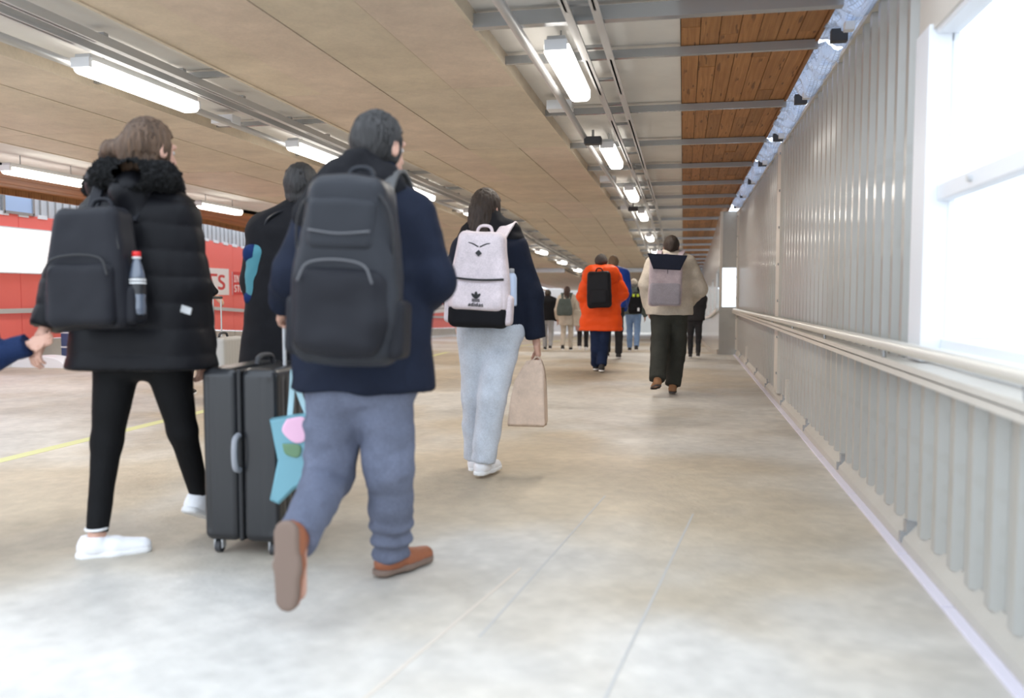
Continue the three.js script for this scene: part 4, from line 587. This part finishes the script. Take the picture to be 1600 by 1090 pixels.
{ // woman with the pink backpack
  const p = j(5.15);
  const J = { head: p(761, 328), neck: p(764, 366), shL: p(725, 392), shR: p(806, 388), elL: p(706, 450), elR: p(828, 462, -0.02), wrL: p(716, 506, 0.18), wrR: p(838, 533), hipL: p(746, 516), hipR: p(788, 515), knL: p(744, 620, 0.12), anL: p(742, 714, 0.22), knR: p(769, 618, -0.02), anR: p(755, 719, -0.02) };
  const P = person(J, { label: 'woman in a dark hooded jacket and pale blue jeans carrying a paper bag', s: 0.98, face: V(0.35, 0, -1), footL: V(-0.2, 0, -1), footR: V(0.3, 0, -1),
    hair: { mat: darkBrown, extra: [[[0, -0.02, -0.07], [0.0, -0.13, -0.07], 0.075, 0.085], [[-0.05, -0.06, 0], [-0.05, -0.15, -0.02], 0.045, 0.04], [[0.05, -0.06, 0], [0.05, -0.15, -0.02], 0.045, 0.04]] },
    top: { mat: C.navy, hem: 0.9, bulk: 0.022, flare: 0.8, rHem: 0.135, cuff: -0.02 }, bottom: { name: 'jeans', mat: C.jeansPale, thigh: 0.117, knee: 0.088, hem: 0.074, drop: 0.01, seat: 0.128, rise: 0.12, relief: folds(0.006, 9, 12, 7) }, shoes: { mat: C.whiteShoe, sole: C.sole, laces: true, high: 0.0 }, skin: M.skin, handR: { curl: 1.2 } });
  const o = P.root, put = (n, g, m, l) => mesh(n, shift(g, o), m, o, l);
  put('hood', skinned(smooth(0.05, cap(p(742, 366, -0.03), p(788, 364, -0.03), 0.088), cap(p(762, 350, 0), p(764, 345, -0.02), 0.085), cap(p(732, 378, 0), p(800, 374, 0), 0.075)), [p(720, 330), p(810, 390)], 0.16, 0.01, folds(0.009, 12, 12, 5)), C.black);
  const g = backpack('pink backpack with a black base and dark emblem on the woman in pale jeans', p(751, 512, -0.19), 0.03, [-0.03, -0.05], { w: 0.34, h: 0.54, d: 0.15, taper: 0.78, round: 0.3, mat: C.pink, lower: 0.112, lowerMat: C.black, lowerLabel: 'black base', sideMat: C.pink, pockets: [{ y: 0.18, w: 0.3, h: 0.17, d: 0.05, z: 0.0 }], relief: folds(0.003, 8, 8, 4),
    zips: [{ p: [[-0.15, 0.276, 0.17], [-0.05, 0.268, 0.182], [0.05, 0.268, 0.182], [0.15, 0.276, 0.17]], r: 0.006 }, { p: [[-0.125, 0.45, 0.138], [-0.09, 0.47, 0.148], [-0.045, 0.469, 0.156], [-0.004, 0.45, 0.16]], r: 0.004 }, { p: [[0.004, 0.45, 0.16], [0.045, 0.469, 0.156], [0.09, 0.47, 0.148], [0.125, 0.45, 0.138]], r: 0.004 }],
    straps: [{ ...strapOver(P, -1, p(738, 372, -0.17), p(725, 500, 0), 0.135), w: 0.06, mat: C.pink }, { ...strapOver(P, 1, p(780, 372, -0.17), p(800, 500, 0), 0.155, 0.2), w: 0.075, mat: C.pink }] });
  const leaf = (a, sx, sy) => { const s = new THREE.Shape(); s.absellipse(0, sy, sx, sy, 0, Math.PI * 2); return new THREE.ExtrudeGeometry(s, { depth: 0.004, bevelEnabled: false, curveSegments: 10 }).rotateZ(a); };
  const em = join([leaf(0, 0.0085, 0.019), leaf(0.75, 0.008, 0.018), leaf(-0.75, 0.008, 0.018), ...[0, 1, 2].map((i) => bx(-0.022, 0.022, -0.006 - 0.006 * i, -0.003 - 0.006 * i, 0, 0.004))]); em.translate(0, 0.165, 0.176); mesh('emblem', em, M.black, g, 'dark three-leaf emblem');
  const font = await new FontLoader().loadAsync('fonts/droid/droid_sans_bold.typeface.json'); const tx = new TextGeometry('adidas', { font, size: 0.02, depth: 0.003, curveSegments: 3 }); tx.computeBoundingBox(); tx.translate(-tx.boundingBox.max.x / 2, 0.12, 0.176); mesh('lettering', metric(tx), M.black, g, 'dark lettering');
  mesh('patch', metric(new THREE.BoxGeometry(0.026, 0.026, 0.006).rotateZ(Math.PI / 4).translate(0, 0.415, 0.167)), M.black, g, 'dark diamond lash patch');
  const b = thing('water_bottle', 'pale blue bottle in the right side pocket of the pink backpack', 'bottle', p(799, 478, -0.2)); mesh('bottle_body', metric(new THREE.LatheGeometry([[0, 0], [0.028, 0], [0.032, 0.01], [0.032, 0.16], [0.025, 0.18], [0.016, 0.19], [0, 0.19]].map((q) => new THREE.Vector2(...q)), 20)), phy([0.55, 0.66, 0.85], 0.25), b); mesh('bottle_cap', metric(new THREE.LatheGeometry([[0, 0.215], [0.016, 0.213], [0.018, 0.21], [0.018, 0.188], [0, 0.188]].map((q) => new THREE.Vector2(...q)), 16)), C.paleGrey, b);
  // paper carrier bag
  const bag = thing('paper_bag', 'crumpled brown paper carrier bag held by the woman in pale jeans', 'bag', p(826, 664)), O = bag.position, hd = P.J.wrR.clone().add(V(0.005, -0.09, 0)).sub(O);
  const rings = [[0, 0.108, 0.06, -0.005], [0.02, 0.11, 0.062, -0.005], [0.16, 0.1, 0.055, 0.002], [0.27, 0.088, 0.045, 0.012], [0.34, 0.066, 0.026, 0.026], [0.39, 0.044, 0.015, 0.036]], pos = [], idx = [], N = 40;
  rings.forEach(([y, a, c, x0], r) => { for (let i = 0; i < N; i++) { const t = i / N * 4, s = Math.floor(t), u = t - s; let x = [u * 2 - 1, 1, 1 - u * 2, -1][s] * a, z = [c, c * (1 - 2 * u), -c, c * (2 * u - 1)][s]; const gus = (s === 1 || s === 3) ? -0.02 * Math.sin(Math.PI * u) * r / 5 * Math.sign(x) : 0; const cr = 0.006 * n3(x * 30, y * 20, z * 30 + r); pos.push(x + x0 + gus + cr, y + (r ? 0.006 * n3(x * 20, 3, z * 9) : 0), z + cr); } });
  for (let r = 0; r + 1 < rings.length; r++) for (let i = 0; i < N; i++) { const a = r * N + i, c = r * N + (i + 1) % N; idx.push(a, c, a + N, c, c + N, a + N); }
  const cN = pos.length / 3; pos.push(0, 0, 0); for (let i = 0; i < N; i++) idx.push(cN, (i + 1) % N, i);
  const bg = new THREE.BufferGeometry(); bg.setAttribute('position', new THREE.Float32BufferAttribute(pos, 3)); bg.setIndex(idx); bg.computeVertexNormals(); mesh('bag_body', metric(bg), C.kraft, bag);
  for (const z of [0.018, -0.018]) mesh('bag_handle', tube([V(0.0, 0.37, z), V(hd.x - 0.02, hd.y - 0.02, z * 0.6), V(hd.x + 0.01, hd.y, z * 0.4), V(hd.x + 0.035, hd.y - 0.03, z * 0.6), V(0.07, 0.37, z)], 0.005, 6), C.kraft, bag);
}
{ // orange coat
  const w = walker(939, 398, 12.1, { stride: 0.05, width: 1.1, move: { neck: [939, 424], shL: [919, 436], shR: [961, 434], elL: [911, 462], elR: [972, 458], wrL: [917, 488, 0.15], wrR: [962, 474, 0.25], knL: [932, 545], anL: [931, 569, 0.2], knR: [941, 545], anR: [940, 571, -0.1] } });
  const P = person(w.J, { label: 'person in a bright orange padded coat with a black backpack and navy trousers', s: w.s, fine: 1.7, hair: { mat: darkBrown, cap: fabric([0.11, 0.1, 0.095]) }, top: { name: 'padded_coat', mat: C.orange, hem: at(939, 516, 12.1).y, bulk: 0.045, flare: 1.6, rHem: 0.2, relief: quilt(0.16, 0.018, 0, 3) }, bottom: { mat: C.denimDark, hem: 0.08, knee: 0.085 }, shoes: { mat: C.darkShoe, sole: C.sole } });
  mesh('hood', shift(skinned(cap(at(925, 430, 12), at(953, 430, 12), 0.145), [at(940, 430, 12)], 0.34, 0.02, folds(0.012, 9, 9, 4)), P.root), C.orange, P.root);
  backpack('black roll-top backpack on the person in the orange coat', at(938, 481, 11.85), 0, [0, 0.03], { w: 0.33, h: 0.5, d: 0.16, c: 0.018, taper: 0.95, mat: C.blackPack, sidePocket: false, pockets: [{ y: 0.16, w: 0.25, h: 0.22, d: 0.06 }], straps: [{ ...strapOver(P, -1, at(928, 427, 11.9), at(925, 478, 12), 0.17) }, { ...strapOver(P, 1, at(948, 427, 11.9), at(955, 478, 12), 0.17) }] });
}
{ // beige jacket
  const w = walker(1049, 371, 9.35, { lead: 'R', stride: 0.1, move: { head: [1049, 386], neck: [1047, 402], shL: [1020, 413], shR: [1077, 412], elL: [1010, 446], elR: [1093, 452], wrL: [1013, 480, 0.1], wrR: [1076, 474, 0.25], hipL: [1034, 490], hipR: [1058, 489], knL: [1031, 545, -0.05], anL: [1027, 593, -0.25], knR: [1058, 548, 0.1], anR: [1051, 602, 0] } });
  const P = person(w.J, { label: 'person in a beige jacket and dark green trousers with a mauve backpack', s: w.s, fine: 1.5, footL: V(-0.25, -0.25, -1), upL: V(0, 1, -0.25), hair: { mat: darkBrown, short: true, low: 0.07, extra: [[[0, 0.03, -0.08], [0, -0.02, -0.1], 0.045, 0.035]] }, top: { mat: C.beige, hem: at(1046, 491, 9.35).y, bulk: 0.03, flare: 1.3, rHem: 0.165 }, bottom: { mat: C.olive, thigh: 0.12, knee: 0.1, hem: 0.088, seat: 0.125 }, shoes: { mat: C.tanBoot, sole: C.darkSole, high: 0.05 } });
  mesh('collar', shift(skinned(cap(at(1035, 407, 9.35), at(1062, 405, 9.35), 0.075), [at(1048, 405, 9.35)], 0.22, 0.015, folds(0.008, 12, 12, 6)), P.root), C.cream, P.root);
  const g = backpack('mauve square backpack with a navy flap on the person in the beige jacket', at(1039, 478, 9.08), 0, [0, -0.02], { w: 0.34, h: 0.5, d: 0.15, c: 0.014, taper: 0.98, round: 0.2, mat: C.mauve, sidePocket: false, pockets: [{ y: 0.13, w: 0.33, h: 0.25, d: 0.05, mat: C.greyMauve, label: 'grey front pocket' }], zips: [{ p: [[0.02, 0.27, 0.155], [0.02, 0.34, 0.158], [0.02, 0.4, 0.156]] }], straps: [{ ...strapOver(P, -1, at(1026, 410, 9.1), at(1018, 474, 9.3), 0.145) }, { ...strapOver(P, 1, at(1056, 410, 9.1), at(1070, 474, 9.3), 0.145) }] });
  const fs = new THREE.Shape(); fs.moveTo(-0.19, 0.15); fs.lineTo(0.19, 0.13); fs.lineTo(0.13, 0); fs.lineTo(-0.13, 0.01); fs.closePath(); mesh('flap', metric(new THREE.ExtrudeGeometry(fs, { depth: 0.05, bevelEnabled: true, bevelSize: 0.012, bevelThickness: 0.012, bevelSegments: 3 }).translate(0.01, 0.385, 0.12)), fabric([0.012, 0.016, 0.035], 0.6), g, 'navy top flap');
}
// people further along
function far(px, top, zc, o, more = {}) { const w = walker(px, top, zc, o); return [person(w.J, { s: w.s, fine: 2.1, shoes: { mat: C.darkShoe, sole: C.sole }, ...more, top: { bulk: 0.02, ...more.top, hem: w.q(0, more.hem ?? 0.5).y }, bottom: { mat: C.charcoal, ...more.bottom } }), w]; }
function farPack(label, P, w, px, y, zc, o) { const top = w.q(0, 0.8, -0.1); return backpack(label, at(px, y, zc), 0, [0, 0], { w: 0.32 * w.s, h: 0.46 * w.s, d: 0.15, c: 0.022, sidePocket: false, pockets: [{ y: 0.13, w: 0.24, h: 0.18, d: 0.05 }], straps: [-1, 1].map((k) => ({ ...strapOver(P, k, w.q(0.05 * k, 0.8, -0.08), w.q(0.1 * k, 0.56, 0), 0.14), w: 0.06 })), ...o }); }
{
  far(958, 399, 14.4, { lead: 'R', stride: 0.09, move: { elR: [979, 456], wrR: [973, 486, 0.1] } }, { label: 'person in a royal blue jacket and dark trousers behind the orange coat', hair: { mat: sandy, short: true, low: 0.06 }, top: { mat: C.royal, bulk: 0.03 }, hem: 0.5, bottom: { mat: C.charcoal } });
  { const [P, w] = far(990, 436, 18.6, { lead: 'L', stride: 0.12 }, { label: 'person in light blue jeans with a black backpack and pale cap', hair: { mat: greyHair, cap: C.cream }, top: { mat: C.greyGreen }, hem: 0.52, bottom: { name: 'jeans', mat: C.denim } }); const g = farPack('black backpack with yellow-green tags on the person in light blue jeans', P, w, 993, 490, 18.35, { mat: C.black }); for (const x of [-0.06, 0.03]) mesh('tag', metric(bx(x, x + 0.05, 0.36, 0.42, 0.148, 0.158)), std([0.6, 0.75, 0.05], 0.5), g, 'yellow-green tag'); mesh('silver_tag', metric(bx(0.05, 0.09, 0.06, 0.13, 0.198, 0.206)), M.frame, g, 'white tag'); }
  far(856, 453, 19.6, { stride: 0.06 }, { label: 'person in a black jacket and pale grey trousers with a brown knitted cap', hair: { mat: darkBrown, cap: fabric([0.09, 0.075, 0.06]) }, top: { mat: C.black, bulk: 0.04 }, hem: 0.5, bottom: { mat: C.paleGrey } });
  { const [P, w] = far(886, 447, 18.9, { lead: 'R', stride: 0.1 }, { label: 'woman with long brown hair in cream clothes, wearing a grey-green backpack', hair: { mat: hairM([0.09, 0.04, 0.028]), extra: [[[0, -0.02, -0.07], [0.02, -0.2, -0.09], 0.08, 0.09]] }, top: { mat: C.cream, bulk: 0.02 }, hem: 0.4, bottom: { mat: C.cream } }); farPack('grey-green backpack on the woman with long brown hair', P, w, 883, 493, 18.62, { mat: C.greyGreen, taper: 0.75, w: 0.33 }); const b = thing('tote_bag', 'cream tote bag at the right side of the woman with long brown hair', 'bag', at(903, 508, 18.8)); mesh('bag_body', finish(net(rbox(V(0, 0.16, 0), 0.1, 0.17, 0.05, 0.03), V(-0.16, -0.06, -0.1), V(0.16, 0.38, 0.1), 0.02), folds(0.01, 9, 9, 2)), C.cream, b); mesh('bag_strap', tube([V(-0.06, 0.3, 0), V(-0.04, 0.55, 0), V(0.0, 0.55, 0), V(0.06, 0.3, 0)], 0.01, 6), C.cream, b); }
  far(911, 456, 19.6, { lead: 'R', stride: 0.06 }, { label: 'person in a dusty pink coat and dark trousers beside the orange coat', hair: { mat: sandy }, top: { mat: C.rose, bulk: 0.02 }, hem: 0.34, bottom: { mat: C.charcoal }, shoes: { mat: C.whiteShoe, sole: C.sole } });
  far(1086, 446, 14.6, { stride: 0.08, move: { elR: [1098, 478], wrR: [1094, 492, 0.1] } }, { label: 'dark-clothed person partly hidden behind the beige jacket, near the wall', hair: { mat: darkBrown }, top: { mat: C.charcoal, bulk: 0.04 }, hem: 0.52, bottom: { mat: C.charcoal } });
  const [P] = far(283, 380, 8.9, { stride: 0.05, move: { elR: [314, 438], wrR: [337, 462, 0.05] } }, { label: 'person in black almost hidden behind the woman in the long coat, pulling a grey suitcase', hair: { mat: darkBrown }, top: { mat: C.black, bulk: 0.03 }, hem: 0.5, handR: { curl: 1.1 } });
  const f = floorAt(351, 628); suitcase('small grey suitcase seen between the long black coat and the black suitcase', V(f.x, 0, f.z), 0, 0.24, 0.4, 0.6, std([0.45, 0.45, 0.44], 0.45), { handle: 1.05, hx: -0.06, cell: 0.014 });
}
{ // odds and ends at the foot of the hoarding
  const q = V(-9.3, 0, -11.6), a = thing('barrier_post', 'dark blue upright post with pale bands beside the long black coat', 'post', V(-9.6, 0, -12.1));
  mesh('post', metric(new RoundedBoxGeometry(0.16, 0.72, 0.16, 3, 0.03).translate(0, 0.37, 0)), std([0.06, 0.09, 0.2], 0.4), a); mesh('foot', metric(new RoundedBoxGeometry(0.3, 0.04, 0.3, 2, 0.015).translate(0, 0.02, 0)), M.dark, a); for (const y of [0.25, 0.48, 0.7]) mesh('band', metric(new RoundedBoxGeometry(0.166, 0.03, 0.166, 2, 0.01).translate(0, y, 0)), M.frame, a, 'pale band');
  const b = thing('white_slab', 'low white curved slab lying at the foot of the hoarding beside the child\'s hand', 'slab', V(-9.5, 0, -11.45)); const s = new THREE.Shape(); s.moveTo(-0.55, 0); s.quadraticCurveTo(-0.2, 0.17, 0.2, 0.16); s.quadraticCurveTo(0.55, 0.14, 0.6, 0); s.closePath(); const g = new THREE.ExtrudeGeometry(s, { depth: 0.3, bevelEnabled: true, bevelSize: 0.012, bevelThickness: 0.012 }); mesh('slab_body', metric(g), std([0.92, 0.93, 0.96], 0.4), b);
}
renderer.render(scene, camera);
